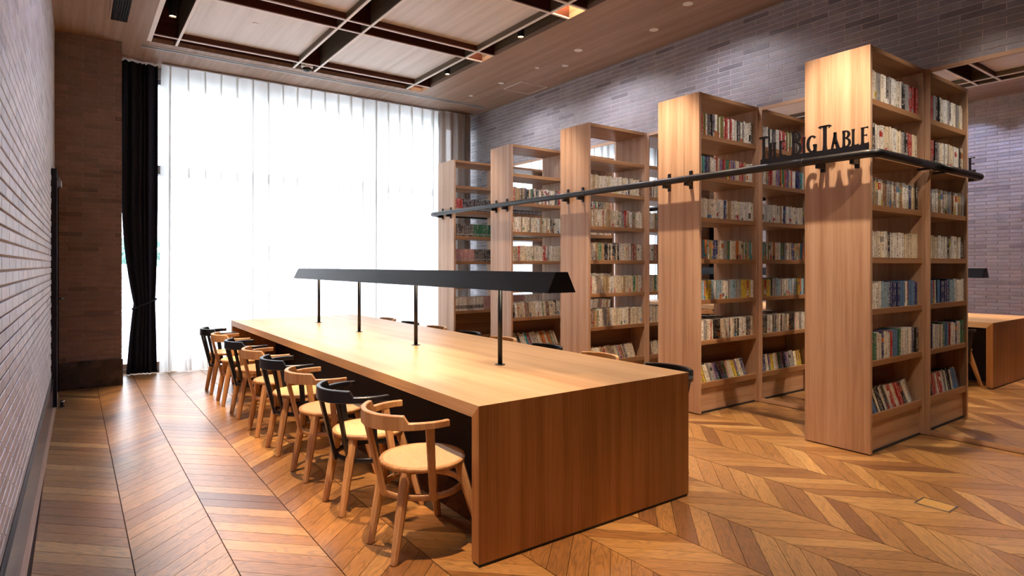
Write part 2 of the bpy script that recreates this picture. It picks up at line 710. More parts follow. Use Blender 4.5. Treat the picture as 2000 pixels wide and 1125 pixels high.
def running_bond(a0, a1, z0, z1, L, H, joint, a_ref, z_ref):
    cells = []
    k0 = math.floor((z0 - z_ref) / H) - 1
    k = k0
    while z_ref + k * H < z1:
        zb, zt = max(z0, z_ref + k * H + joint / 2), min(z1, z_ref + (k + 1) * H - joint / 2)
        if zt - zb > .012:
            o = a_ref + (L / 2 if k % 2 else 0)
            j = math.floor((a0 - o) / L) - 1
            while o + j * L < a1:
                b0, b1 = max(a0, o + j * L + joint / 2), min(a1, o + (j + 1) * L - joint / 2)
                if b1 - b0 > .012:
                    cells.append((b0, b1, zb, zt))
                j += 1
        k += 1
    return cells


def brick_verts(mb, w, h, axis, sgn, proud=.012, ch=.0025):
    """a brick lying flat on the plane axis=0 and standing proud towards sgn, with chamfered face edges"""
    d0, d1, d2 = -.02 * sgn, (proud - ch) * sgn, proud * sgn

    def P(a, z, d):
        return (d, a, z) if axis == 'x' else (a, d, z)
    r0 = [P(a, z, d0) for a, z in ((0, 0), (w, 0), (w, h), (0, h))]
    r1 = [P(a, z, d1) for a, z in ((0, 0), (w, 0), (w, h), (0, h))]
    r2 = [P(a, z, d2) for a, z in ((ch, ch), (w - ch, ch), (w - ch, h - ch), (ch, h - ch))]
    fs = []
    for b in (0, 4):
        for i in range(4):
            j = (i + 1) % 4
            fs.append((b + i, b + j, b + 4 + j, b + 4 + i))
    fs.append((8, 9, 10, 11))
    mb.add(r0 + r1 + r2, fs)


# ------------------------------------------------------------------ floor
floor = MB().box(-.45, YB - .1, -.12, 5.95, 9.47, -.008).build('floor', floor_base_m)
tag(floor, 'warm oak chevron parquet floor with dark seams', kind='structure')
PX0, PPX, PPY = .23, .3838, .134
planks = []
for k in range(-1, 15):
    xa, xb = PX0 + k * PPX, PX0 + (k + 1) * PPX
    xa, xb = max(xa, -.165), min(xb, XR - .005)
    if xb - xa < .05:
        continue
    up = (k % 2 == 0)
    n0 = int((YB - .6) / PPY)
    for j in range(n0, int(9.3 / PPY) + 1):
        y0 = j * PPY + .03
        sl = PL_SLOPE if up else -PL_SLOPE
        g, gx = .0012, .0026
        pts = [(xa + gx, y0 + g * 1.4 + sl * 0), (xb - gx, y0 + g * 1.4 + sl * (xb - xa)), (xb - gx, y0 + PPY - g * 1.4 + sl * (xb - xa)), (xa + gx, y0 + PPY - g * 1.4)]
        pts = [(x, min(max(y, YB), 9.3)) for x, y in pts]
        cy = sum(p[1] for p in pts) / 4
        if max(p[1] for p in pts) - min(p[1] for p in pts) < .06 or cy < YB + .05 or cy > 9.28:
            continue
        planks.append((pts, up))


def plank_mb(mb, pts, tone, dz, mi):
    mb.col = tone
    n = 4
    vs = [(x, y, -.010) for x, y in pts] + [(x, y, dz) for x, y in pts]
    fs = [(4, 5, 6, 7)]
    for b in (0,):
        fs += [(b + i, b + (i + 1) % 4, b + 4 + (i + 1) % 4, b + 4 + i) for i in range(4)]
    mb.add(vs, fs, mi)


sc = []
for i, (pts, up) in enumerate(planks):
    c = (sum(p[0] for p in pts) / 4, sum(p[1] for p in pts) / 4, 0)
    s = 0
    if in_frame(c, 30) and not hidden(c):
        q = project(c)
        s = 1 / q[2] ** 3
    sc.append(s)
chosen = set(i for i in sorted(range(len(planks)), key=lambda i: -sc[i])[:300] if sc[i] > 0)
rest = MB()
rnd = random.Random(5)
for i, (pts, up) in enumerate(planks):
    t = min(1, max(0, rnd.gauss(.5, .23)))
    tone = (t, rnd.random(), rnd.random(), 1)
    dz = -rnd.random() * .0006
    if i in chosen:
        mb = MB()
        plank_mb(mb, pts, tone, dz, 0)
        mb.build('plank', floor_up if up else floor_dn, floor)
    else:
        plank_mb(rest, pts, tone, dz, 0 if up else 1)
o = rest.build('remaining_planks', [floor_up, floor_dn], floor)
o['kind'] = 'stuff'

# ------------------------------------------------------------------ left wall (runs a hair off the table's direction)
WL_PHI = -.0094
wall_left = MB().box(-.25, -10.8, 0, 0, .02, CEIL).build('wall_left', mortar, loc=(-.167, 8.44, 0))
wall_left.rotation_euler = (0, 0, WL_PHI)
tag(wall_left, 'tall grey brick wall running towards the curtained window', kind='structure')
DOOR_Y = (7.52 - 8.44, 8.36 - 8.44)
cells = [c for c in running_bond(-10.6, 0, .302, CEIL, .296, .0566, .009, -.05, .302) if not (c[1] > DOOR_Y[0] - .02 and c[0] < DOOR_Y[1] + .05 and c[2] < 2.36)]


def wl_world(az):
    a, z = az
    return (-.167 - math.sin(WL_PHI) * a + .008, 8.44 + math.cos(WL_PHI) * a, z)


def wl_box(mb, c):
    if mb is None:
        return (0, c[0], c[2])
    brick_verts(mb, c[1], c[3], 'x', 1, proud=.008)


brick_wall(wall_left, cells, wl_world, wl_box, brick_tones(1, (.52, .50, .53), (.37, .35, .375)))
# stone skirting
bl = MB()
bl.box(0, -10.6, 0, .022, DOOR_Y[0] - .055, .285)
baseboard_left = bl.build('baseboard_left', plum_stone, bevel=.003, loc=(-.167, 8.44, 0))
baseboard_left.rotation_euler = (0, 0, WL_PHI)
tag(baseboard_left, 'polished plum stone skirting along the grey brick wall', kind='structure')
cp = MB().box(0, -10.6, .2855, .026, DOOR_Y[0] - .055, .301).build('coping_strip', stone, baseboard_left)
tr = MB().box(.022, -10.6, 0, .046, .0, .0022).build('trim_1', oak_y, loc=(-.167, 8.44, 0))
tr.rotation_euler = (0, 0, WL_PHI)
tag(tr, 'narrow oak border strip between skirting and chevron floor', kind='structure')

# door set in the left wall beside the pillar
door = thing('door_1', 'dark steel door with lever handle in the grey brick wall', None, (-.167, 8.44, 0), WL_PHI, kind='structure')
MB().box(.002, DOOR_Y[0] + .045, .012, .030, DOOR_Y[1] - .03, 2.29).build('door_leaf', navy, door, bevel=.002)
MB().box(0, DOOR_Y[0] - .05, 0, .052, DOOR_Y[0] + .04, 2.35).build('jamb', navy, door, bevel=.003)
MB().box(0, DOOR_Y[1] - .025, 0, .045, DOOR_Y[1] + .05, 2.35).build('jamb', navy, door, bevel=.003)
MB().box(0, DOOR_Y[0] + .0405, 2.295, .050, DOOR_Y[1] - .0255, 2.35).build('head', navy, door, bevel=.003)
h = MB()
h.box(.0305, DOOR_Y[0] + .10, .99, .040, DOOR_Y[0] + .15, 1.16)
h.tube([(.04, DOOR_Y[0] + .125, 1.06), (.085, DOOR_Y[0] + .125, 1.06), (.09, DOOR_Y[0] + .14, 1.06), (.09, DOOR_Y[0] + .26, 1.06)], .009, 8)
h.build('lever_handle', black_metal, door, bevel=.001)
c = MB().box(.0305, DOOR_Y[0] + .07, 2.19, .085, DOOR_Y[0] + .30, 2.25).build('door_closer', chrome, door, bevel=.004)
MB().box(.06, DOOR_Y[0] - .02, 2.252, .075, DOOR_Y[0] + .22, 2.264).build('closer_arm', chrome, c)
st = thing('door_stop', 'small steel and black door stop on floor at foot of the dark door', 'door stop', (-.085, 7.46, 0))
MB().lathe([(.024, .001), (.026, .006), (.014, .012), (.012, .045), (.018, .05), (.018, .062), (.0, .066)], 16).build('stop_post', black_metal, st)
MB().lathe([(.0185, .0505), (.0215, .053), (.0215, .058), (.0185, .0605)], 16).build('rubber_ring', chrome, st)

# ------------------------------------------------------------------ brick pillar
PY = 8.44
pillar = MB().box(-.40, PY, 0, .455, 9.28, CEIL).build('wall_pillar', pillar_mortar)
tag(pillar, 'grey brick pillar in painted brown shade standing between dark door and black curtain', kind='structure')
cells = running_bond(-.168, .468, .31, CEIL, .297, .0565, .006, -.051, .3075)


def p_world(az):
    return (az[0], PY - .012, az[1])


def p_box(mb, c):
    if mb is None:
        return (c[0], PY, c[2])
    brick_verts(mb, c[1], c[3], 'y', -1, proud=.005, ch=.0015)


brick_wall(pillar, cells, p_world, p_box, brick_tones(2, (.23, .16, .145), (.16, .11, .10)))  # grey brick; the pillar's shade and warm light are put into these browns
MB().box(-.168, PY - .03, 0, .478, PY - .001, .305).build('stone_plinth', stone, pillar, bevel=.004)

# ------------------------------------------------------------------ right wall
wr = MB()
wr.box(XR + .004, YB, 0, XR + .25, 9.47, CEIL)
wall_right = wr.build('wall_right', light_mortar)
tag(wall_right, 'grey lavender brick wall above the mirrors and bookcases', kind='structure')
RB = (.2965, .0543, .007, 2.416 - .2965 * 20, 3.656 - .0543 * 60)
cells = running_bond(YB, YW - .02, 3.018, CEIL, *RB) + running_bond(YB, 1.036, .003, 3.016, *RB) + running_bond(BY[4] + BDEP + .004, YW - .02, .003, 3.016, *RB)


def r_world(az):
    return (XR, az[0], az[1])


def r_box(mb, c):
    if mb is None:
        return (XR + .004, c[0], c[2])
    brick_verts(mb, c[1], c[3], 'x', -1, proud=.0035, ch=.0015)


brick_wall(wall_right, cells, r_world, r_box, brick_tones(3, (.315, .30, .32), (.195, .18, .20)))

wall_back = MB().box(-.5, YB - .15, 0, 5.95, YB, CEIL).build('wall_back', plaster)
tag(wall_back, 'plain plaster wall closing the room behind the viewer', kind='structure')

# ------------------------------------------------------------------ ceiling with coffers
SX = [(.745, .99), (2.385, 2.635), (4.03, 4.265)]
SY = [(7.97, 8.215), (6.30, 6.55), (4.61, 4.86), (2.925, 3.175), (1.24, 1.49), (-.445, -.195)]
OX0, OX1, OY0, OY1 = .70, 4.265, -.445, 8.215
ce = MB()
ce.box(-.45, YB - .1, CEIL, OX0, 9.47, CEIL + .05)
ce.box(OX1, YB - .1, CEIL, 5.95, 9.47, CEIL + .05)
ce.box(OX0, OY1, CEIL, OX1, 9.47, CEIL + .05)
ce.box(OX0, YB - .1, CEIL, OX1, OY0, CEIL + .05)
ceiling = ce.build('ceiling', ceil_wood)
tag(ceiling, 'wood veneer ceiling with recessed coffers and dark slots', kind='structure')
SLOT_H, PAN_H, FT = .34, .075, .025
b = MB()
b.box(OX0 - .03, OY0 - .03, CEIL + SLOT_H, OX1 + .03, OY1 + .03, CEIL + SLOT_H + .03)
b.build('slot_backing', slot_black, ceiling)
b = MB()
b.box(OX0 - .03, OY0 - .03, CEIL + .051, OX0 - .0005, OY1 + .03, CEIL + SLOT_H)
b.build('coffer_surround', fin_mid, ceiling)
b = MB()
b.box(OX1 + .0005, OY0 - .03, CEIL + .051, OX1 + .03, OY1 + .03, CEIL + SLOT_H)
b.build('coffer_surround', fin_mid, ceiling)
b = MB()
b.box(OX0, OY1 + .0005, CEIL + .051, OX1, OY1 + .03, CEIL + SLOT_H)
b.box(OX0, OY0 - .03, CEIL + .051, OX1, OY0 - .0005, CEIL + SLOT_H)
b.build('coffer_surround', fin_dark, ceiling)


def fin(x0, y0, x1, y1, m=None):
    o = MB().box(x0, y0, CEIL + .013, x1, y1, CEIL + SLOT_H - .001).build('coffer_fin', m or fin_dark, ceiling)
    MB().box(x0 - .001, y0 - .001, CEIL + .001, x1 + .001, y1 + .001, CEIL + .0125).build('edge_strip', fin_pale, o)


XF = [(.70, .745)] + [(a, a + FT) for a in (.99, 2.635)] + [(a - FT, a) for a in (2.385, 4.03)]
YF = []
for i, (a, bb) in enumerate(SY):
    if i < 5:
        YF.append((a - FT, a))
    if i > 0:
        YF.append((bb, bb + FT))
for x0, x1 in XF:
    fin(x0, OY0, x1, OY1, fin_mid)
# cross fins run between the long ones
xs = sorted(XF) + [(OX1, OX1 + .01)]
for y0, y1 in YF:
    for (a0, a1), (b0, b1) in zip(xs[:-1], xs[1:]):
        fin(a1 + .0012, y0, b0 - .0012, y1)
PXR = [(SX[0][1] + FT, SX[1][0] - FT), (SX[1][1] + FT, SX[2][0] - FT)]
PYR = [(SY[i + 1][1] + FT, SY[i][0] - FT) for i in range(5)]
for x0, x1 in PXR:
    for y0, y1 in PYR:
        MB().box(x0 + .001, y0 + .001, CEIL + PAN_H, x1 - .001, y1 - .001, CEIL + PAN_H + .03).build('coffer_panel', panel_wood, ceiling)

# ceiling hatch outline, linear diffuser, grille
hx0, hy0, hx1, hy1 = 5.169, 6.91, 5.64, 7.36
ht = thing('access_hatch', 'square ceiling access hatch outlined by a thin metal frame', 'hatch', ((hx0 + hx1) / 2, (hy0 + hy1) / 2, CEIL))
a, bq = (hx1 - hx0) / 2, (hy1 - hy0) / 2
MB().box(-a + .011, -bq + .011, -.004, a - .011, bq - .011, -.0005).build('hatch_panel', ceil_wood, ht)
for q in ((-a, -bq, a, -bq + .01), (-a, bq - .01, a, bq), (-a, -bq + .0105, -a + .01, bq - .0105), (a - .01, -bq + .0105, a, bq - .0105)):
    MB().box(q[0], q[1], -.007, q[2], q[3], -.0005).build('hatch_frame', white_paint, ht)
MB().box(-.02, bq - .04, -.009, .02, bq - .02, -.0045).build('latch', chrome, ht)
dt = thing('slot_diffuser', 'long narrow air slot diffuser in the ceiling before the curtains', 'air vent', (3.1, 8.42, CEIL))
MB().box(-2.44, -.055, -.006, 2.44, -.045, -.0005).build('diffuser_edge', grey_alu, dt)
MB().box(-2.44, .045, -.006, 2.44, .055, -.0005).build('diffuser_edge', grey_alu, dt)
for k in range(4):
    y = -.044 + k * .0235
    MB().box(-2.44, y, -.004, 2.44, y + .010, -.0005).build('diffuser_blade', grey_alu if k % 2 else slot_black, dt)
gt = thing('air_grille', 'black slatted air grille in the wooden ceiling near the brick pillar', 'air vent', (.40, 7.25, CEIL))
for q in ((-.09, -.47, -.075, .47), (.075, -.47, .09, .47), (-.0745, .455, .0745, .47), (-.0745, -.47, .0745, -.455)):
    MB().box(q[0], q[1], -.006, q[2], q[3], -.0005).build('grille_frame', ceil_wood, gt)
MB().box(-.0745, -.4545, -.0025, .0745, .4545, -.0005).build('grille_backing', slot_black, gt)
for k in range(7):
    x = -.064 + k * .0213
    MB().box(x - .0035, -.4545, -.010, x + .0035, .4545, -.003).build('slat', black_metal, gt)

# ------------------------------------------------------------------ window wall
WX0, WX1 = .46, 5.72
wwl = MB()
wwl.box(-.45, YW, 3.87, 5.95, YW + .17, CEIL)
wwl.box(-.45, YW, 0, WX0, YW + .17, 3.87)
wwl.box(WX1, YW, 0, 5.95, YW + .17, 3.87)
wwl.box(WX0, YW, 0, WX1, YW + .17, .05)
wall_far = wwl.build('wall_far', plaster)
tag(wall_far, 'window wall mostly hidden behind white voile curtains', kind='structure')
MX = [(WX0, WX0 + .05), (1.0, 1.13), (2.12, 2.29), (3.83, 4.02), (5.14, 5.26), (WX1 - .05, WX1)]
for i in range(5):
    xa, xb = MX[i][1], MX[i + 1][0]
    w = thing('window_%d' % (i + 1), 'tall glazed window bay %s with pale metal frame' % ('beside the brick pillar', 'behind the first voile folds', 'in the middle of the voile', 'past the middle of the voile', 'beside the far brick corner')[i], None, (xa, YW, 0), kind='structure')
    W = xb - xa
    MB().box(-(MX[i][1] - MX[i][0]) / (1 if i == 0 else 2), -.08, .051, -.0005, .15, 3.869).build('mullion', frame_alu, w)
    MB().box(W + .0005, -.08, .051, W + (MX[i + 1][1] - MX[i + 1][0]) / (1 if i == 4 else 2), .15, 3.869).build('mullion', frame_alu, w)
    MB().box(0, -.075, 2.60, W, .145, 2.715).build('transom', frame_alu, w)
    MB().box(0, .035, .051, W, .145, .11).build('bottom_rail', oak_x, w)
    MB().box(0, .035, 3.81, W, .145, 3.869).build('top_rail', frame_alu, w)
    MB().box(.0005, .085, .111, W - .0005, .095, 2.599).build('pane', glass_m, w)
    MB().box(.0005, .085, 2.716, W - .0005, .095, 3.809).build('pane', glass_m, w)

# outdoors, barely seen between pillar and black curtain
te = MB().box(-6, 9.48, -.14, 14, 24, -.04).build('terrace', terrace_m)
tag(te, 'bright terrace paving outside the window', kind='structure')
for k in range(4):
    y = 12.5 + k * .9
    s = MB().box(-5, y, -.039, 12, y + .88, .25 + k * .28).build('terrace_step', terrace_m, bevel=.02)
    tag(s, 'pale stone terrace step outside, %s' % ('lowest of the flight', 'second from the bottom', 'third from the bottom', 'topmost of the flight')[k], 'step', 'terrace steps')
rnd = random.Random(3)
hd = MB()
for k in range(420):
    x, y, z = rnd.uniform(-4.8, 11.8), rnd.uniform(16.4, 17.3), rnd.uniform(1.47, 1.95)
    r = rnd.uniform(.12, .24)
    e = [Vector((rnd.uniform(-1, 1), rnd.uniform(-1, 1), rnd.uniform(-1, 1))).normalized() * r for _ in range(3)]
    P0 = Vector((x, y, z))
    hd.add([P0 + e[0], P0 + e[1], P0 - e[0], P0 - e[1], P0 + e[2], P0 - e[2]], [(0, 1, 4), (1, 2, 4), (2, 3, 4), (3, 0, 4), (1, 0, 5), (2, 1, 5), (3, 2, 5), (0, 3, 5)])
hb = MB().box(-5, 16.2, -.039, 12, 17.5, 1.2).build('planter_box', terrace_m, bevel=.02)
tag(hb, 'long pale planter behind the terrace steps', 'planter')
hg = hd.build('hedge_foliage', leaf_m)
tag(hg, 'green clipped hedge growing in the outdoor planter', 'hedge', kind='stuff')


# ------------------------------------------------------------------ curtains
def sheer(name, x0, x1, y, z0, z1, period, mat, label, flare=.03, seed=0, deep=.05):
    rnd = random.Random(seed)
    n = max(2, round((x1 - x0) / period))
    zs = [z1, z1 - .09, z1 - .18, z1 - .5, z1 - 1.1, (z0 + z1) / 2, z0 + .9, z0 + .25, z0]
    rows = []
    jit = [rnd.uniform(-.35, .35) for _ in range(n + 1)]
    dep = [deep * rnd.uniform(.75, 1.2) for _ in range(n + 1)]
    P = (x1 - x0) / n
    prof = [(-.5, 0), (-.30, .18), (-.12, .30), (-.045, .35), (-.022, -.25), (-.018, -1.0), (0, -1.12), (.018, -1.0), (.022, -.25), (.045, .35), (.12, .30), (.30, .18)]
    for zi, z in enumerate(zs):
        t = zi / (len(zs) - 1)
        row = []
        for k in range(n):
            xc = x0 + (k + .5) * P + jit[k] * P * .3 * t
            for px, py in prof:
                wfold = 1 + 2.2 * t if abs(px) < .05 else 1 + .1 * t
                row.append((xc + px * P * wfold, y + py * dep[k] * (1 - .35 * t) + .012 * math.sin(k * 2.1 + t * 2.0), z))
        row.append((x1, y, z))
        rows.append(row)
    m = len(rows[0])
    mb = MB()
    vs = [p for r in rows for p in r]
    fs = [(i * m + j, i * m + j + 1, (i + 1) * m + j + 1, (i + 1) * m + j) for i in range(len(rows) - 1) for j in range(m - 1)]
    mb.add(vs, fs)
    t = thing(name, label, 'curtain', ((x0 + x1) / 2, y, 0))
    c = mb.build('curtain_cloth', mat, t, smooth=True)
    c.location = (-(x0 + x1) / 2, -y, 0)
    hb = MB()
    top = [(x0, y - .006, z1 + .004), (x1, y - .006, z1 + .004)]
    hb.box(x0 - (x0 + x1) / 2, -.02, z1 + .001, x1 - (x0 + x1) / 2, .02, z1 + .018)
    hb.build('curtain_track', grey_alu, t)
    return t


CZ = 3.985
sheer('voile_curtain', .93, 4.98, 9.00, .012, CZ, .205, sheer_m, 'wide white translucent voile curtain glowing with daylight', seed=1)
sheer('voile_curtain', 4.985, 5.60, 8.97, .012, CZ, .155, unlit_voile_m, 'gathered greyer voile curtain coloured as unlit beside the far brick corner', seed=4, deep=.07)


def tied_drape(name, x0, x1, y, z0, z1, ztie, wt, xt, nf, mat, label, amp=.045):
    mb = MB()
    zs = [z1 - (z1 - z0) * k / 40 for k in range(41)]
    m = nf * 8 + 1
    vs = []
    for z in zs:
        if z > ztie:
            u = min(1, (z - ztie) / 1.6)
            e = 1 - (1 - u) ** 2.2
        else:
            u = (ztie - z) / (ztie - z0)
            e = .62 * u ** .8
        w0, w1 = x0 + (xt - wt / 2 - x0) * (1 - e), x1 + (xt + wt / 2 - x1) * (1 - e)
        for j in range(m):
            s = j / (m - 1)
            a = amp * (.55 + .45 * e)
            vs.append((w0 + (w1 - w0) * s, y + a * (.7 + .3 * math.sin(9 * s + 1)) * math.sin(2 * math.pi * nf * (s + .045 * math.sin(11 * s) + .02 * math.sin(17 * s + .5 * z)) + .5 * math.sin(z * 1.3)) + .02 * math.sin(5 * s + z), z))
    fs = [(i * m + j, i * m + j + 1, (i + 1) * m + j + 1, (i + 1) * m + j) for i in range(40) for j in range(m - 1)]
    mb.add(vs, fs)
    t = thing(name, label, 'curtain', (xt, y, 0))
    c = mb.build('drape_cloth', mat, t, smooth=True)
    c.location = (-xt, -y, 0)
    sd = c.modifiers.new('cloth_thickness', 'SOLIDIFY')
    sd.thickness = .004
    ring = []
    for k in range(24):
        q = 2 * math.pi * k / 24
        ring.append(((wt / 2 + .012) * math.cos(q), (amp + .028) * math.sin(q), ztie + .06 * math.cos(q)))
    MB().tube(ring, .013, 8, closed=True).build('tieback', mat, t, smooth=True)
    return t


tied_drape('blackout_drape', .50, .90, 9.10, .012, CZ, .90, .235, .750, 6, dark_cloth, 'charcoal blackout drape tied back beside the brick pillar')
tied_drape('blackout_drape', 5.36, 5.62, 9.14, .012, CZ, .90, .15, 5.45, 5, dark_cloth, 'charcoal blackout drape tied back behind the last bookcase', amp=.035)

# ------------------------------------------------------------------ bookcases
SHELF_Z = [2.63, 2.24, 1.848, 1.457, 1.073, .690]
BC_NAME = ['bookcase where the black rail turns the corner', 'second bookcase from the rail corner', 'middle bookcase of the five',
           'fourth bookcase from the rail corner', 'bookcase closest to the window curtains']
BW = BX1 - BX0
for k in range(5):
    lab = ['tall open oak bookcase where the black rail turns the corner', 'tall open oak bookcase, second from the rail corner', 'tall open oak bookcase, middle of the five along the rail',
           'tall open oak bookcase, fourth from the rail corner', 'tall open oak bookcase closest to the window curtains'][k]
    t = thing('bookcase', lab, 'bookcase', (BX0, BY[k], 0), group='open oak bookcases along the mirror wall')
    MB().box(0, 0, .008, .032, BDEP, BTOP).build('end_panel', oak_z, t, bevel=.0015)
    MB().box(BW - .03, .0, .008, BW, BDEP, BTOP).build('wall_panel', oak_z, t, bevel=.0015)
    MB().box(.0325, .003, BTOP - .036, BW - .0305, BDEP - .003, BTOP - .001).build('top_board', shelf_oak, t, bevel=.0015)
    for z in SHELF_Z:
        MB().box(.0325, .006, z - .043, BW - .0305, BDEP - .006, z).build('shelf', shelf_oak, t, bevel=.0015)
    MB().box(.0325, .02, .0, BW - .0305, BDEP - .02, .014).build('toe_shadow', slot_black, t)  # black strip in the gap stands for the shadow line under the plinth
    MB().box(.0325, BDEP / 2 - .008, .2085, BW - .0305, BDEP / 2 + .008, .6465).build('bottom_divider', shelf_oak, t)
    for s in (0, 1):
        f = (lambda y: y) if s == 0 else (lambda y: BDEP - y)
        y0, y1 = sorted((f(.030), f(.050)))
        MB().box(.0325, y0, .0145, BW - .0305, y1, .237).build('plinth', oak_x, t, bevel=.0015)
        y0, y1 = sorted((f(.006), f(.026)))
        MB().box(.0325, y0, .238, BW - .0305, y1, .292).build('lip', shelf_oak, t, bevel=.0015)
        poly = [(f(.027), .240), (f(.027), .258), (f(.235), .208), (f(.235), .190)]
        MB().prism(poly if s == 0 else poly[::-1], .0325, BW - .0305, 'x').build('sloping_shelf', shelf_oak, t)

# mirrors between the bookcases
MZ0, MZ1 = .004, 3.015
spans = [(1.04, BY[0] - .002)] + [(BY[k] + BDEP + .002, BY[k + 1] - .002) for k in range(4)]
mlab = ['tall oak framed wall mirror before the rail corner bookcase', 'tall oak framed wall mirror between first and second bookcase from the rail corner', 'tall oak framed wall mirror between second and middle bookcase',
        'tall oak framed wall mirror between middle and fourth bookcase', 'tall oak framed wall mirror beside the bookcase closest to the curtains']
for (a, b_), lab in zip(spans, mlab):
    t = thing('wall_mirror', lab, 'mirror', (XR, a, 0), group='mirrors between bookcases')
    L = b_ - a
    MB().box(-.004, .040, .044, .003, L - .040, MZ1 - .037).build('mirror_pane', mirror_m, t)
    MB().box(-.010, 0, MZ0, .0035, .0395, MZ1).build('stile', oak_z, t, bevel=.001)
    MB().box(-.010, L - .0395, MZ0, .0035, L, MZ1).build('stile', oak_z, t, bevel=.001)
    MB().box(-.010, .040, MZ0, .0035, L - .040, .0435).build('frame_rail', oak_y, t, bevel=.001)
    MB().box(-.010, .040, MZ1 - .0365, .0035, L - .040, MZ1).build('frame_rail', oak_y, t, bevel=.001)

# ------------------------------------------------------------------ books
PAL = {
    'white': (.86, .84, .79), 'cream': (.78, .68, .50), 'ivory': (.82, .76, .64), 'black': (.022, .020, .022), 'charcoal': (.07, .065, .07), 'red': (.42, .035, .03),
    'navy': (.035, .045, .16), 'blue': (.12, .24, .45), 'grey': (.36, .35, .35), 'orange': (.60, .20, .05), 'yellow': (.66, .50, .07), 'green': (.05, .19, .10),
    'teal': (.08, .36, .36), 'brown': (.22, .11, .06), 'tan': (.50, .36, .20), 'pink': (.62, .36, .36), 'purple': (.20, .12, .26), 'sky blue': (.35, .52, .66), 'olive': (.28, .27, .10), 'maroon': (.20, .025, .04),
}
MIX_A = [('white', 30), ('ivory', 12), ('black', 18), ('charcoal', 9), ('cream', 9), ('red', 6), ('navy', 7), ('grey', 7), ('brown', 3), ('blue', 3), ('tan', 3), ('orange', 2), ('yellow', 2), ('green', 2)]
MIX_DARK = [('black', 26), ('charcoal', 16), ('white', 22), ('grey', 9), ('red', 8), ('ivory', 8), ('brown', 5), ('navy', 5), ('olive', 2)]
MIX_PALE = [('white', 40), ('ivory', 24), ('cream', 14), ('black', 6), ('grey', 6), ('red', 4), ('tan', 4), ('navy', 2)]
MIX_NAVY = [('navy', 26), ('white', 22), ('black', 16), ('ivory', 9), ('blue', 8), ('red', 5), ('green', 5), ('sky blue', 4), ('cream', 5)]
MIX_COL = [('white', 18), ('orange', 9), ('teal', 8), ('maroon', 8), ('navy', 8), ('tan', 10), ('olive', 7), ('purple', 6), ('grey', 9), ('red', 8), ('green', 6), ('cream', 8)]
MIX_YEL = [('yellow', 20), ('white', 20), ('sky blue', 16), ('grey', 14), ('orange', 6), ('red', 6), ('olive', 5), ('navy', 5), ('green', 4)]
MIX_CREAM = [('cream', 44), ('ivory', 22), ('tan', 10), ('white', 5), ('black', 5), ('green', 4), ('red', 4), ('brown', 4), ('grey', 3), ('navy', 2)]
MIX_SOFT = [('ivory', 24), ('purple', 10), ('grey', 14), ('yellow', 12), ('white', 14), ('green', 8), ('navy', 8), ('pink', 5), ('olive', 5)]
ORD = ['first', 'second', 'third', 'fourth', 'fifth', 'sixth', 'seventh', 'eighth', 'ninth', 'tenth', 'eleventh', 'twelfth', 'thirteenth', 'fourteenth', 'fifteenth', 'sixteenth', 'seventeenth', 'eighteenth', 'nineteenth', 'twentieth'] + \
      ['twenty-' + w for w in ('first', 'second', 'third', 'fourth', 'fifth', 'sixth', 'seventh', 'eighth', 'ninth')] + ['thirtieth'] + ['thirty-' + w for w in ('first', 'second', 'third', 'fourth', 'fifth', 'sixth')]
ROWN = ['top shelf', 'second shelf down', 'third shelf down', 'fourth shelf down', 'fifth shelf down', 'sixth shelf down', 'bottom shelf']


def weighted(rnd, mix):
    return rnd.choices([m[0] for m in mix], [m[1] for m in mix])[0]


def cover_mb(mb, w, d, h, col, band, seed):
    """cover wrapped round spine (at y=0) and both boards; x from 0 to w, y into the shelf; band: (z0, z1, colour) or None"""
    th = .0014
    zs = [0.0, h]
    cols = [col]
    if band:
        zs = [0.0, band[0], band[1], h]
        cols = [col, band[2], col]
        if band[0] <= 0:
            zs, cols = zs[1:], cols[1:]
            zs[0] = 0.0
    rd = .0035 if w > .012 else .0015
    prof = [(0, d), (0, rd), (rd, 0), (w - rd, 0), (w, rd), (w, d), (w - th, d), (w - th, rd + th), (th, rd + th), (th, d)]
    k = len(prof)
    vs = [(x, y, z) for z in zs for x, y in prof]
    fs, cs, us = [], [], []
    for r in range(len(zs) - 1):
        for q in range(k):
            q2 = (q + 1) % k
            fs.append((r * k + q, r * k + q2, (r + 1) * k + q2, (r + 1) * k + q))
            cs.append(cols[r] if q < 5 else col)
            if q == 2:
                us.append([(seed, zs[r] + seed * .37), (seed + .999, zs[r] + seed * .37), (seed + .999, zs[r + 1] + seed * .37), (seed, zs[r + 1] + seed * .37)])
            else:
                us.append(None)
    top = (len(zs) - 1) * k
    for base, flip in ((0, True), (top, False)):
        for a, b_, c_, e in ((0, 1, 8, 9), (1, 2, 7, 8), (2, 3, 7, 7), (3, 4, 7, 7), (4, 5, 6, 7)):
            f = [base + a, base + b_, base + c_] + ([base + e] if e != c_ else [])
            fs.append(tuple(f[::-1]) if flip else tuple(f))
            cs.append(col)
            us.append(None)
    mb.add(vs, fs, 0, cs, us)


mass = MB()
n_single = 0
BOOKS_MAX = 300
PAPER = (.70, .65, .55, 1)


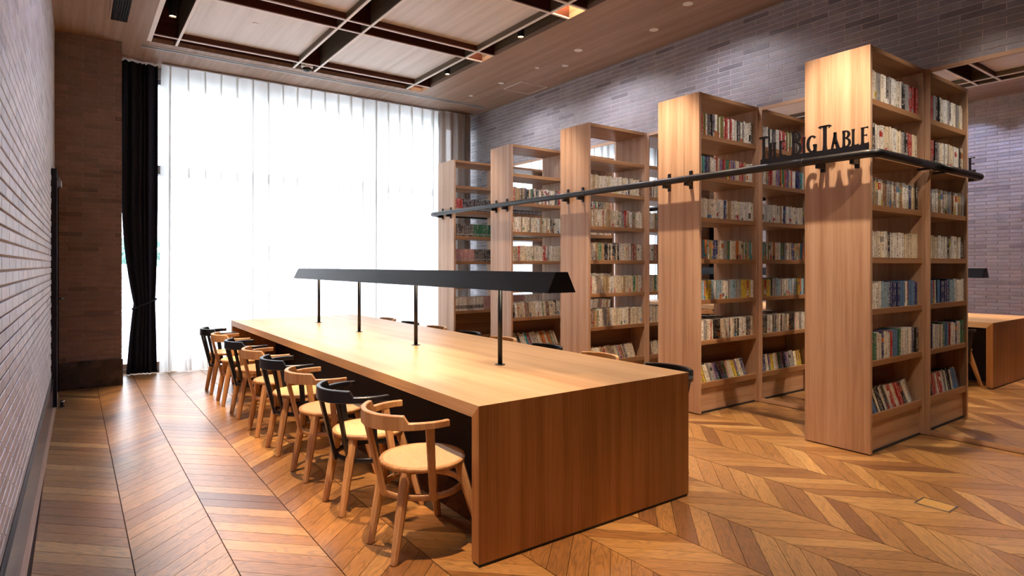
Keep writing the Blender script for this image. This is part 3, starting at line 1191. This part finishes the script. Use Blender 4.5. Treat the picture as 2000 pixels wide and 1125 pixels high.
def row_of_books(k, r, x0, x1, mix, h, hj, wmin, wmax, single, lean=0.0, back=False, band_p=.25, set_cols=None, depth=.135, setback=.018, seed=0):
    """k bookcase, r row index 0 (top) .. 6 (bottom)"""
    global n_single
    rnd = random.Random(1000 * k + 37 * r + (500 if back else 0) + seed)
    z = SHELF_Z[r] if r < 6 else .2635
    x = x0
    i = 0
    run, run_c = 0, None
    while True:
        if set_cols:
            for xe, cname in set_cols:
                if x < xe:
                    cn = cname
                    break
            w = wmin * rnd.uniform(.98, 1.02)
        else:
            if run <= 0:
                run_c = weighted(rnd, mix)
                run = rnd.choice([1, 1, 1, 1, 2, 2, 3])
            run -= 1
            cn = run_c
            w = rnd.uniform(wmin, wmax)
        hh = h + rnd.uniform(-hj, hj)
        ln = lean
        foot = w / math.cos(ln) if ln else w
        if x + foot > x1:
            break
        if rnd.random() < .012 and not set_cols and not lean:
            x += .02
        c0 = PAL[cn]
        f = rnd.uniform(.85, 1.12)
        col = (min(1, c0[0] * f), min(1, c0[1] * f), min(1, c0[2] * f), 1)
        band = None
        bn = None
        if set_cols:
            band = (h * .12, h * .2, (.5, .48, .45, 1)) if cn != 'white' else (h * .15, h * .4, (.25, .24, .25, 1))
        elif rnd.random() < band_p:
            bn = rnd.choice(['red', 'yellow', 'white', 'black', 'blue', 'orange', 'green', 'grey'])
            if bn != cn:
                lo = rnd.choice([0.0, 0.0, .12, .6])
                band = (hh * lo, hh * (lo + rnd.uniform(.12, .3)), (*PAL[bn], 1))
            else:
                bn = None
        d = depth * rnd.uniform(.92, 1.06)
        yoff = setback + rnd.uniform(0, .012)
        sd = float(rnd.randrange(0, 60))
        tilt = 0.235 if r == 6 else 0.0
        if back:
            X, Y, RZ = BX0 + x + w, BY[k] + BDEP - yoff, math.pi
        else:
            X, Y, RZ = BX0 + x, BY[k] + yoff, 0.0
        if r == 6:
            Y += .012 if not back else -.012
        M = Matrix.Translation((X, Y, z + .0006)) @ Matrix.Rotation(RZ, 4, 'Z') @ Matrix.Rotation(-tilt, 4, 'X')
        if ln:
            # leaning to the end panel side: pivots about its lower near edge
            M = M @ Matrix.Rotation(-ln, 4, 'Y')
        if single and n_single < BOOKS_MAX and not back:
            mb = MB()
            cover_mb(mb, w, d, hh, col, band, sd)
            o = mb.build('book', book_m)
            o.matrix_world = M
            desc = cn + (' ' + bn + '-banded book' if bn else ' book')
            o['label'] = '%s, %s from end panel, %s of %s' % (desc, ORD[i], ROWN[r], ('rail corner bookcase', 'second bookcase')[k])
            o['category'] = 'book'
            o['group'] = 'books on the ' + ROWN[r] + ' of ' + BC_NAME[k]
            pm = MB()
            pm.box(.0016, .006, .002, w - .0016, d - .003, hh - .002)
            pm.build('page_block', pages_m, o)
            n_single += 1
        else:
            vs = [(0, 0, 0), (w, 0, 0), (w, d, 0), (0, d, 0), (0, 0, hh), (w, 0, hh), (w, d, hh), (0, d, hh)]
            if band:
                lo, hi = band[0], band[1]
                lo = max(lo, .0005)
                vs2 = [(0, -.0003, lo), (w, -.0003, lo), (w, -.0003, hi), (0, -.0003, hi)]
                mass.add([M @ Vector(p) for p in vs2], [(0, 1, 2, 3)], 0, [band[2]], [[(sd, lo + sd * .37), (sd + .999, lo + sd * .37), (sd + .999, hi + sd * .37), (sd, hi + sd * .37)]])
            fs = [(0, 3, 2, 1), (4, 5, 6, 7), (0, 1, 5, 4), (1, 2, 6, 5), (2, 3, 7, 6), (3, 0, 4, 7)]
            mass.add([M @ Vector(p) for p in vs], fs, 0, [col, PAPER, col, col, PAPER, col], [None, None, [(sd, sd * .37), (sd + .999, sd * .37), (sd + .999, hh + sd * .37), (sd, hh + sd * .37)], None, None, None])
        x += foot + .0008
        i += 1


IX0, IX1 = .036, BW - .034
mixes0 = [MIX_DARK, MIX_PALE, MIX_A, MIX_PALE, MIX_NAVY, MIX_NAVY, MIX_A]
for r in range(6):
    row_of_books(0, r, IX0, IX1 - (.03 if r in (0, 3) else .015), mixes0[r], (.215, .222, .20, .192, .195, .20)[r], .009, .017, .050, True, depth=.14, setback=(.02, .02, .02, .02, .02, .012)[r])
row_of_books(0, 6, IX0 + .045, IX1 - .06, MIX_A, .200, .008, .018, .040, True, lean=.20)
mixes1 = [MIX_DARK, MIX_COL, MIX_PALE, MIX_COL, MIX_YEL, MIX_A, MIX_SOFT]
hs1 = [.21, .19, .185, .18, .178, .185]
for r in range(6):
    row_of_books(1, r, IX0, IX1 - .02, mixes1[r], hs1[r], .006 if r > 1 else .010, .016, .034, True, band_p=.5 if r in (3, 4) else .25)
row_of_books(1, 6, IX0 + .03, IX1 - .10, MIX_SOFT, .19, .008, .016, .036, True, lean=.16)
for r in range(1, 6):
    row_of_books(2, r, IX0, IX1 - .02, MIX_CREAM, .195, .010, .014, .030, False)
row_of_books(2, 6, IX0 + .03, IX1 - .08, MIX_CREAM + [('red', 10)], .19, .012, .016, .036, False, lean=.17)
for r in range(1, 6):
    row_of_books(3, r, IX0 + (.026 if r == 5 else 0), IX1 - .02, MIX_DARK + MIX_CREAM if r == 1 else MIX_CREAM, .20, .014, .014, .034, False, lean=.10 if r == 5 else 0)
row_of_books(3, 6, IX0 + .06, IX1 - .06, MIX_CREAM + MIX_COL, .21, .015, .016, .036, False, lean=.24)
row_of_books(4, 1, IX0, IX1, None, .19, .001, .022, .022, False, set_cols=[(.17, 'red'), (9, 'charcoal')], depth=.15)
row_of_books(4, 2, IX0, IX1, None, .19, .001, .024, .024, False, set_cols=[(.34, 'charcoal'), (9, 'green')], depth=.15)
row_of_books(4, 3, IX0, IX1, None, .19, .001, .024, .024, False, set_cols=[(.36, 'pink'), (9, 'charcoal')], depth=.15)
row_of_books(4, 5, IX0, IX1, None, .21, .001, .016, .016, False, set_cols=[(.55, 'white'), (9, 'pink')], depth=.2)
for k in (0, 1, 2, 3):
    for r in range(2, 6):
        if (k, r) in ((0, 2), (1, 2), (1, 3), (2, 3), (3, 3), (3, 4)):
            continue
        xx1 = IX1 - (.30 if (k + r) % 2 else .05)
        row_of_books(k, r, IX0 + .25 * ((k * 3 + r) % 3 == 0), xx1, MIX_CREAM if k > 1 else MIX_COL, .17, .012, .016, .036, False, back=True)
mo = mass.build('remaining_books', book_m)
tag(mo, 'paperbacks packed on the shelves of the bookcases towards the window', 'books', kind='stuff')

# ------------------------------------------------------------------ rail with sign
RX, RZ_, RR = 4.645, 2.205, .031
rail = thing('wall_rail', 'long black tubular rail fixed along the bookcase ends and round the corner', 'rail', (RX, BY[2], 0))


def rel(p, o):
    return (p[0] - o[0], p[1] - o[1], p[2] - o[2])


RO = (RX, BY[2], 0)
RY0, RY1 = 1.985, 8.63
pts = [(XR - .002, RY0, RZ_), (5.3, RY0, RZ_), (4.80, RY0, RZ_)]
cr = .075
for q in range(7):
    a = math.pi / 2 * q / 6
    pts.append((RX + cr - cr * math.sin(a), RY0 + cr - cr * math.cos(a), RZ_))
for y in (2.5, 4, 5.5, 7, 8.3):
    pts.append((RX, y, RZ_))
for q in range(7):
    a = math.pi / 2 * q / 6
    pts.append((RX + cr - cr * math.cos(a), RY1 - cr + cr * math.sin(a), RZ_))
pts += [(5.0, RY1, RZ_), (XR - .002, RY1, RZ_)]
MB().tube([rel(p, RO) for p in pts], RR, 20).build('tube', black_metal, rail, smooth=True)
for k in range(5):
    for dy in (.09, .345):
        yb = BY[k] + dy
        bm = MB()
        bm.box(RX + .0 - RX, yb - .016 - BY[2], RZ_ - .060, BX0 - RX - .001, yb + .016 - BY[2], RZ_ - .020)
        bm.box(BX0 - .014 - RX, yb - .016 - BY[2], RZ_ - .085, BX0 - RX - .0005, yb + .016 - BY[2], RZ_ + .085)
        bm.build('bracket', black_metal, rail, bevel=.001)
for yc in (8.45, 7.0, 6.52, 5.52, 5.02, 4.02, 3.52, 2.52):
    MB().tube([(0, yc - .004 - BY[2], RZ_), (0, yc + .004 - BY[2], RZ_)], RR + .0018, 20).build('collar', slot_black, rail, smooth=True)
MB().tube([(5.62 - RX, RY0 - BY[2], RZ_), (5.628 - RX, RY0 - BY[2], RZ_)], RR + .002, 20).build('collar', slot_black, rail, smooth=True)
MB().tube([(XR - .012 - RX, RY0 - BY[2], RZ_), (XR - .0115 + .006 - RX, RY0 - BY[2], RZ_)], RR + .006, 20).build('wall_flange', black_metal, rail, smooth=True)
MB().box(5.53 - RX, RY0 - .012 - BY[2], RZ_ - .042, 5.56 - RX, RY0 + .076 - BY[2], RZ_ - .026).build('bracket', black_metal, rail, bevel=.001)


class Letter:
    """strokes as flared ribbons in (s, t), extruded to a plate"""

    def __init__(self):
        self.r = []

    def rib(self, pts, ws):
        self.r.append((pts, ws))
        return self

    def stem(self, x, h, w, f=.05):
        return self.rib([(x, 0), (x, h * .05), (x, h * .2), (x, h * .8), (x, h * .95), (x, h)], [w + 2 * f, w + f * 1.1, w, w, w + f * .9, w + 1.6 * f])

    def bar(self, x0, x1, y, w, f=.05):
        return self.rib([(x0, y), (x0 + (x1 - x0) * .7, y), (x1, y)], [w, w, w + 2 * f])

    def arc(self, cx, cy, rx, ry, a0, a1, wt, wn, n=14):
        P, W = [], []
        for i in range(n + 1):
            a = math.radians(a0 + (a1 - a0) * i / n)
            P.append((cx + rx * math.cos(a), cy + ry * math.sin(a)))
            W.append(wn + (wt - wn) * abs(math.cos(a)))
        return self.rib(P, W)


def glyph(ch, w, h):
    L = Letter()
    t = .31 * w if ch not in 'I' else w * .62
    t = min(t, .034)
    f = t * .28
    n = t * .5
    if ch == 'T':
        L.stem(w / 2, h, t, f)
        L.rib([(0, h - n * 1.5), (w * .08, h - n * .6), (w * .5, h - n * .5), (w * .92, h - n * .6), (w, h - n * 1.5)], [n * 2.6, n * 1.3, n, n * 1.3, n * 2.6])
    elif ch == 'H':
        L.stem(t * .7, h, t, f).stem(w - t * .7, h, t, f).rib([(t * .7, h * .52), (w - t * .7, h * .52)], [n, n])
    elif ch == 'E':
        L.stem(t * .7, h, t, f)
        for y, e in ((n * .5, 1.0), (h * .52, .78), (h - n * .5, .92)):
            L.bar(t * .7, w * e, y, n, n * .5)
    elif ch == 'L':
        L.stem(t * .7, h, t, f).bar(t * .7, w, n * .5, n, n * .6)
    elif ch == 'I':
        L.stem(w / 2, h, t, f)
    elif ch == 'B':
        L.stem(t * .7, h, t, f)
        ym = h * .54
        r1, r2 = (h - ym) / 2, ym / 2
        L.rib([(t * .7, h - n * .5), (w * .45, h - n * .5)], [n, n]).rib([(t * .7, ym), (w * .5, ym)], [n, n]).rib([(t * .7, n * .5), (w * .5, n * .5)], [n, n])
        L.arc(w * .45, ym + r1 - n * .2, w * .42, r1 - n * .4, -90, 90, t, n).arc(w * .48, r2, w * .48, r2 - n * .4, -90, 90, t, n)
    elif ch == 'G':
        L.arc(w * .52, h * .5, w * .46, h * .47, 48, 300, t, n, 22)
        L.rib([(w * .84, h * .02), (w * .84, h * .2), (w * .84, h * .42)], [t, t, t + f])
        L.rib([(w * .62, h * .42), (w * .99, h * .42)], [n, n])
    elif ch == 'A':
        L.rib([(n, 0), (w * .48, h)], [n * 1.5, n * 1.1]).rib([(w - t * .6, 0), (w * .52, h * .55), (w * .47, h)], [t * 1.25, t, t]).rib([(w * .2, h * .33), (w * .76, h * .33)], [n, n])
    return L


def y_at(u, X=RX):
    r = (u - 1000) / FPX
    return X * (math.cos(TH) - r * math.sin(TH)) / (r * math.cos(TH) + math.sin(TH))


sign = thing('rail_sign', 'black cut metal lettering reading THE BIG TABLE standing on the rail', 'sign', (RX, 2.46, RZ_ + RR))
SB = .040
MB().box(-.006, y_at(1697) - 2.46, -.004, .006, y_at(1486) - 2.46, SB).build('base_plate', black_metal, sign)
words_ = [('T', 1484.5, 1499, .190), ('H', 1501, 1516, .128), ('E', 1522, 1533.5, .128), ('B', 1546, 1564.5, .185), ('I', 1567.5, 1573.5, .128), ('G', 1577, 1595, .128),
          ('T', 1601, 1621.5, .190), ('A', 1622.5, 1640.5, .124), ('B', 1645, 1660, .124), ('L', 1663.5, 1677, .124), ('E', 1681.5, 1696.5, .124)]
for ch, u0, u1, h in words_:
    ya, yb = y_at(u0), y_at(u1)
    w = ya - yb
    g = glyph(ch, w, h)
    mb = MB()
    for P, W in g.r:
        n = len(P)
        L_, R_ = [], []
        for i in range(n):
            a, b_ = P[max(i - 1, 0)], P[min(i + 1, n - 1)]
            dx, dy = b_[0] - a[0], b_[1] - a[1]
            q = math.hypot(dx, dy) or 1
            nx, ny = -dy / q, dx / q
            L_.append((P[i][0] + nx * W[i] / 2, P[i][1] + ny * W[i] / 2))
            R_.append((P[i][0] - nx * W[i] / 2, P[i][1] - ny * W[i] / 2))
        vs = []
        for X in (-.005, .005):
            for s_, t_ in L_ + R_:
                vs.append((X, ya - s_ - 2.46, SB - .002 + max(t_, -.004)))
        m2 = 2 * n
        fs = []
        for i in range(n - 1):
            fs.append((i, i + 1, n + i + 1, n + i))
            fs.append((m2 + i, m2 + n + i, m2 + n + i + 1, m2 + i + 1))
            fs.append((i, m2 + i, m2 + i + 1, i + 1))
            fs.append((n + i, n + i + 1, m2 + n + i + 1, m2 + n + i))
        fs.append((0, n, m2 + n, m2))
        fs.append((n - 1, m2 + n - 1, m2 + 2 * n - 1, 2 * n - 1))
        mb.add(vs, fs)
    mb.build('letter', black_metal, sign)

# ------------------------------------------------------------------ big table
tb = thing('long_table', 'long oak reading table with solid end panels', 'table', ((TX0 + TX1) / 2, (TY0 + TY1) / 2, 0))
hw, hl, tt = (TX1 - TX0) / 2, (TY1 - TY0) / 2, .062


def mitred(mb, kind):
    if kind == 'top':
        mb.prism([(-hl, TZ), (-hl + tt, TZ - tt), (hl - tt, TZ - tt), (hl, TZ)], -hw, hw, 'x')
    elif kind == 'near':
        mb.prism([(-hl, TZ), (-hl, .014), (-hl + tt, .014), (-hl + tt, TZ - tt)], -hw, hw, 'x')
    else:
        mb.prism([(hl, TZ), (hl - tt, TZ - tt), (hl - tt, .014), (hl, .014)], -hw, hw, 'x')
    return mb


mitred(MB(), 'top').build('table_top', table_top_m, tb)
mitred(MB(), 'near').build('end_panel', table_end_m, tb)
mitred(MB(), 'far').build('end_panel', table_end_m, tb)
MB().box(-hw + .004, -hl + .004, 0, hw - .004, -hl + tt - .004, .0135).build('foot_strip', slot_black, tb)
MB().box(-hw + .004, hl - tt + .004, 0, hw - .004, hl - .004, .0135).build('foot_strip', slot_black, tb)
nseg = 4
for i in range(nseg):
    a = -hl + tt + .002 + i * (2 * hl - 2 * tt - .004) / nseg
    b_ = -hl + tt + .002 + (i + 1) * (2 * hl - 2 * tt - .004) / nseg - .004
    MB().box(-.27, a, .0, .27, b_, TZ - tt - .001).build('centre_panel', navy, tb)
for s in (-1, 1):
    for i in range(5):
        y = -hl + .78 + i * .955
        p = MB().box(s * .58 - .035, y - .09, TZ - tt - .050, s * .58 + .035, y + .09, TZ - tt - .001).build('power_box', black_metal, tb, bevel=.003)
        for q in (-.045, .045):
            x0 = -.0365 if s < 0 else .0352
            MB().box(s * .58 + x0, y + q - .018, TZ - tt - .042, s * .58 + x0 + .0013, y + q + .018, TZ - tt - .012).build('socket', chrome if q < 0 else navy, p)

# desk lamp on the table
LX, LY = 2.267, 5.07
lm = thing('table_lamp', 'long black trough lamp on four posts along the reading table', 'lamp', (LX, LY, TZ))
lz0, lz1, wb, wtp, ll, sh = 1.241 - TZ, 1.360 - TZ, .105, .044, 2.423, .004
so = MB()
outer = [(-wb, lz0), (-wtp, lz1), (wtp, lz1), (wb, lz0)]
inner = [(-wb + .007, lz0), (-wtp + .003, lz1 - sh), (wtp - .003, lz1 - sh), (wb - .007, lz0)]
for y0, y1 in ((-ll, ll),):
    n = 4
    vs = [(x, y, z) for y in (y0, y1) for x, z in outer + inner]
    fs = []
    for i in range(3):
        fs.append((i, i + 1, 8 + i + 1, 8 + i))
        fs.append((4 + i, 12 + i, 12 + i + 1, 4 + i + 1))
    fs += [(0, 8, 12, 4), (3, 7, 15, 11)]
    fs += [(0, 4, 5, 1), (1, 5, 6, 2), (2, 6, 7, 3), (8, 9, 13, 12), (9, 10, 14, 13), (10, 11, 15, 14)]
    so.add(vs, fs)
so.build('shade', lamp_black, lm)
for s in (-1, 1):
    y0, y1 = sorted((s * (ll - .006), s * (ll + .001)))
    MB().prism([(-wb, lz0), (wb, lz0), (wtp, lz1), (-wtp, lz1)], y0, y1, 'y').build('end_cap', lamp_black, lm)
MB().box(-.028, -ll + .06, lz1 - .030, .028, ll - .06, lz1 - .012).build('led_strip', led, lm)
for y in (3.266, 4.47, 5.677, 6.873):
    p = MB().tube([(0, y - LY, .005), (0, y - LY, lz1 - .012)], .0155, 16).build('post', black_metal, lm, smooth=True)
    MB().lathe([(.034, .0004), (.034, .003), (.030, .0048), (.0156, .0049)], 24, (0, y - LY, 0)).build('base_disc', black_metal, p)


# ------------------------------------------------------------------ chairs
def make_chair(kind, label):
    """origin under the seat centre; the sitter faces +X"""
    frame = chair_oak if kind == 'natural' else black_paint
    t = thing('armchair', label, 'chair', group='cane seat armchairs round the long table')
    # seat: rim + open cane
    SR, SZ = .212, .442
    rim = MB()
    ring = [(SR * .975 * math.cos(2 * math.pi * i / 40), SR * .99 * math.sin(2 * math.pi * i / 40), SZ - .014) for i in range(40)]
    rim.sweep(ring, lambda i: [(-.016, -.010), (.004, -.011), (.009, -.006), (.009, .006), (.005, .0115), (-.008, .012), (-.013, .008)], closed=True)
    se = rim.build('seat', chair_oak, t, smooth=True)
    ca = MB()
    n = 40
    vs = [(0, 0, SZ - .006)]
    for r_ in (.5, 1.0):
        vs += [(SR * .945 * r_ * math.cos(2 * math.pi * i / n), SR * .955 * r_ * math.sin(2 * math.pi * i / n), SZ - .006 + .003 * r_) for i in range(n)]
    fs = [(0, 1 + i, 1 + (i + 1) % n) for i in range(n)] + [(1 + i, 1 + n + i, 1 + n + (i + 1) % n, 1 + (i + 1) % n) for i in range(n)]
    ca.add(vs, fs)
    cn = ca.build('cane_weave', cane_m, se)
    # legs
    tops = {(-1, -1): (-.150, -.120), (-1, 1): (-.150, .120), (1, -1): (.125, -.150), (1, 1): (.125, .150)}
    feet = {(-1, -1): (-.222, -.139), (-1, 1): (-.222, .139), (1, -1): (.222, -.245), (1, 1): (.222, .245)}
    for k in tops:
        a, b_ = tops[k], feet[k]
        P = [(b_[0] + (a[0] - b_[0]) * s, b_[1] + (a[1] - b_[1]) * s, .001 + (SZ - .028) * s) for s in (0, .02, .5, .9, 1)]
        MB().tube(P, [.0175, .0190, .0240, .0265, .026], 8, up=(1, 0, 0)).build('leg', chair_oak, t)
    # hoop under the seat
    HZ, HR = .296, .194
    hoop = [(HR * math.cos(2 * math.pi * i / 36), HR * math.sin(2 * math.pi * i / 36), HZ) for i in range(36)]
    MB().sweep(hoop, lambda i: [(-.008, -.014), (.007, -.014), (.010, -.009), (.010, .009), (.007, .014), (-.008, .014)], closed=True).build('hoop', frame, t, smooth=True)
    # arm and back rail: one bent piece, tall across the back, stepped down to the arms
    RRR = .257
    P, Hh = [], []
    for s in (-.034, -.018):
        P.append((-s, -RRR + .004, 0)); Hh.append(0)
    angs = [-90 - i * 180 / 36 for i in range(37)]
    st0, st1 = 40, 140
    for i, a in enumerate(angs):
        q = -90 - a
        P.append((RRR * 1.03 * math.cos(math.radians(a)), RRR * math.sin(math.radians(a)), 0))
        Hh.append(q)
    for s in (.018, .034):
        P.append((s, RRR - .004, 0)); Hh.append(180)
    P = [(p[0] - .030, p[1], p[2]) for p in P]
    # fine points at the steps
    full, hts = [], []
    for p, q in zip(P, Hh):
        tall = st0 <= q <= st1
        full.append(p)
        e = 0.0
        if tall:
            e = 1.0
        hts.append(e)

    def prof(i):
        q = hts[i]
        top = .672 + .034 * q
        bot = .640 - .008 * min(1, max(0, 1 - abs(Hh[i] - 90) / 90))
        th = .013
        return [(-th, bot + .004), (-th + .004, bot), (th - .004, bot), (th, bot + .004), (th, top - .004), (th - .004, top), (-th + .004, top), (-th, top - .004)]
    MB().sweep(full, prof).build('arm_rail', frame, t, smooth=False)

    # posts from rail to hoop
    def post(ang, w, d, name):
        a = math.radians(ang)
        rt, rb = RRR * (1.03 if abs(abs(ang) - 180) < 60 else 1.0), HR + .014
        if ang in (90, -90):
            a0 = math.radians(90 + 14) * (1 if ang > 0 else -1)
        else:
            a0 = a
        top = Vector((rt * math.cos(a0) - .030, rt * math.sin(a0), .645))
        bot = Vector((rb * math.cos(a0), rb * math.sin(a0), HZ - .012))
        mid = top.lerp(bot, .5)
        rad = Vector((math.cos(a0), math.sin(a0), 0))

        def pf(i):
            k = (1.12, 1.05, .95, .85)[i]
            return [(-w * k, -d), (w * k, -d), (w * k, d), (-w * k, d)]
        MB().sweep([top, top.lerp(bot, .33), top.lerp(bot, .66), bot], pf, up=rad).build(name, frame, t, bevel=.002)
    if kind == 'natural':
        post(180, .021, .010, 'back_post')
    else:
        for a in (180, 146, -146):
            post(a, .011 if a != 180 else .016, .009, 'spindle')
    post(90, .018, .010, 'arm_post')
    post(-90, .018, .010, 'arm_post')
    return t


ys = [2.756, 3.43, 4.08, 4.74, 5.35, 6.05, 6.72, 7.37]
pos_w = ['beside the oak end panel', 'second from the big end panel', 'third from the big end panel', 'fourth from the big end panel', 'fifth from the big end panel', 'sixth from the big end panel', 'seventh from the big end panel', 'eighth, next to the curtain']
protos = {}
for side in (0, 1):
    for i, y in enumerate(ys):
        kind = ('natural', 'black')[(i + side) % 2]
        look = 'natural oak armchair' if kind == 'natural' else 'black railed armchair'
        lab = '%s on %s side of table, %s' % (look, ('brick wall', 'bookcase')[side], pos_w[i])
        loc = (1.436, y, 0) if side == 0 else (TX0 + TX1 - 1.436, y, 0)
        rz = 0 if side == 0 else math.pi
        if kind not in protos:
            protos[kind] = make_chair(kind, lab)
            protos[kind].location = loc
            protos[kind].rotation_euler = (0, 0, rz)
        else:
            dup(protos[kind], loc, rz, lab)

# ------------------------------------------------------------------ small floor and ceiling fittings
fb = thing('floor_outlet', 'brass floor outlet cover set flush in the chevron parquet', 'outlet', (4.08, 1.42, 0), .02)
for q in ((-.07, -.09, .07, -.081), (-.07, .081, .07, .09), (-.07, -.0805, -.062, .0805), (.062, -.0805, .07, .0805)):
    MB().box(q[0], q[1], .0004, q[2], q[3], .0042).build('frame_edge', chrome, fb)
MB().box(-.0615, -.0805, .0004, .0615, .0805, .003).build('cover_plate', brass, fb)


def track_spot(x, y, watts, label, aim, deg=70, col=WARM):
    t = thing('track_spotlight', label, 'spotlight', (x, y, CEIL + SLOT_H), group='black spotlights in the ceiling slots')
    MB().box(-.018, -.06, -.030, .018, .06, -.0005).build('track_adapter', slot_black, t)
    MB().tube([(0, 0, -.0305), (0, 0, -.16)], .008, 8).build('stem', slot_black, t)
    MB().lathe([(.0, -.155), (.036, -.155), (.040, -.165), (.040, -.345), (.038, -.350), (.034, -.346), (.034, -.330)], 20).build('lamp_head', slot_black, t, smooth=True)
    MB().lathe([(.0, -.3335), (.0335, -.3335)], 20).build('lens', lens_glow, t)
    z = CEIL + SLOT_H - .356
    l = spot_light('spotlight_beam', (0, 0, -.356), watts, deg, .6, .022, col)
    d = Vector(aim) - Vector((x, y, z))
    l.rotation_euler = d.to_track_quat('-Z', 'Y').to_euler()
    l.parent = t
    return t


SPY = [7.235, 5.56, 3.875, 2.19]
sn = ['closest to the curtains', 'second from the curtains', 'third from the curtains', 'fourth from the curtains', 'farthest from the curtains']
for i, y in enumerate(SPY):
    track_spot(.85, y, SPOT_W_LEFT, 'black cylinder spotlight in the ceiling slot above the chairs, ' + sn[i], (1.42, y + .28, 0), 42)
    track_spot(4.147, y, SPOT_W * (.28, .45, 1.0, 1.1)[i], 'black cylinder spotlight in the ceiling slot beside the bookcases, ' + sn[i], (4.35, y + .2, 0), 66, SHELF_WARM)


track_spot(4.147, .505, SPOT_W * .35, 'black cylinder spotlight in the ceiling slot beside the bookcases, turned to the rail corner', (4.95, 2.0, .9), 64, SHELF_WARM)


def downlight(x, y, r, watts, label, deg=95, aim=None, col=WARM, z=CEIL, name='downlight'):
    t = thing(name, label, name.replace('_', ' '), (x, y, z), group='small recessed ceiling downlights' if name == 'downlight' else None)
    MB().lathe([(r, -.0006), (r * 1.02, -.003), (r * .9, -.006), (r * .66, -.004)], 24).build('trim_ring', white_paint, t, smooth=True)
    MB().lathe([(.0, -.0035), (r * .66, -.0035)], 20).build('lens', lens_soft, t)
    if watts:
        l = spot_light('downlight_beam', (0, 0, -.012), watts, deg, .7, .03, col)
        if aim:
            d = Vector(aim) - Vector((x, y, z))
            l.rotation_euler = d.to_track_quat('-Z', 'Y').to_euler()
        l.parent = t
    return t


downlight(1.647, 7.139, .032, 0, 'tiny white detector in the pale coffer panel above the brick pillar end of the curtains', z=CEIL + PAN_H, name='smoke_detector')
COOLISH = (1.0, .88, .78)
NEUTRAL = (.92, .90, 1.0)
downlight(4.978, 7.955, .034, 6, 'small downlight in wooden ceiling closest to the window slot diffuser', col=COOLISH)
downlight(4.978, 7.142, .046, DOWN_W, 'downlight in wooden ceiling beside the access hatch', 150, (5.2, 7.142, 0), NEUTRAL)
downlight(4.978, 6.309, .036, 6, 'small downlight in wooden ceiling past the access hatch', col=COOLISH)
downlight(5.222, 6.028, .046, WASH_W, 'glowing wall washer downlight above the fourth bookcase gap', 68, (5.12, 6.18, 0), COOLISH)
downlight(4.978, 5.502, .052, DOWN_W * 1.3, 'round downlight above the middle bookcase', 150, (5.2, 5.502, 0), NEUTRAL)
downlight(5.222, 4.534, .050, WASH_W, 'round wall washer downlight above mirror between second and middle bookcase', 68, (5.12, 4.68, 0), COOLISH)
downlight(4.978, 3.882, .052, DOWN_W * .8, 'round downlight above the second bookcase', 150, (5.2, 3.882, 0), NEUTRAL)
downlight(5.222, 3.03, .050, WASH_W * .9, 'round wall washer downlight above the rail corner bookcase gap', 68, (5.12, 3.18, 0), COOLISH)
downlight(5.222, 1.53, .050, WASH_W * .9, 'round wall washer downlight above the mirror before the rail corner', 68, (5.12, 1.68, 0), COOLISH)

WASH_COOL = (.66, .70, 1.0)
for i, y in enumerate((1.6, 2.56, 3.52, 4.48, 5.44, 6.40)):  # row added out of view for the brick wall's even cool light
    downlight(.36, y, .05, LEFT_WASH_W * (1, 1, 1, .9, .55, .2)[i], 'added unseen wall washer downlight over the grey brick wall, %s from the pillar' % ORD[5 - i], 100, (-.12, y, 1.7), WASH_COOL)

# small lamps tucked in the slot crossings
for i, (y, w) in enumerate(((8.09, 1.2), (6.425, 2.0), (4.735, 9.0), (3.05, 9.0))):
    t = thing('recessed_lamp', 'warm recessed lamp glowing inside the slot crossing, ' + ('closest to the curtains', 'second from the curtains', 'third from the curtains', 'fourth from the curtains')[i], 'lamp', (4.147, y, CEIL + SLOT_H))
    MB().lathe([(.05, -.0008), (.05, -.06), (.044, -.062), (.044, -.05)], 20).build('lamp_can', black_metal, t)
    MB().lathe([(.0, -.0505), (.0435, -.0505)], 20).build('lens', lens_glow if i == 2 else lens_soft, t)
    l = bpy.data.lights.new('recessed_glow', 'POINT')
    l.energy, l.color, l.shadow_soft_size = w, WARM, .03
    lo = bpy.data.objects.new('recessed_glow', l)
    lo.location = (0, 0, -.12)
    COL.objects.link(lo)
    lo.parent = t

# dome camera hung in the slot crossing
dc = thing('dome_camera', 'white dome security camera in the ceiling slot crossing', 'camera', (2.51, 8.09, CEIL + SLOT_H))
MB().lathe([(.03, -.001), (.03, -.285), (.07, -.288), (.072, -.30), (.078, -.335), (.06, -.35)], 24).build('housing', white_paint, dc, smooth=True)
MB().lathe([(.059, -.351), (.055, -.372), (.038, -.392), (.0, -.402)], 24).build('dome', black_paint, dc, smooth=True)
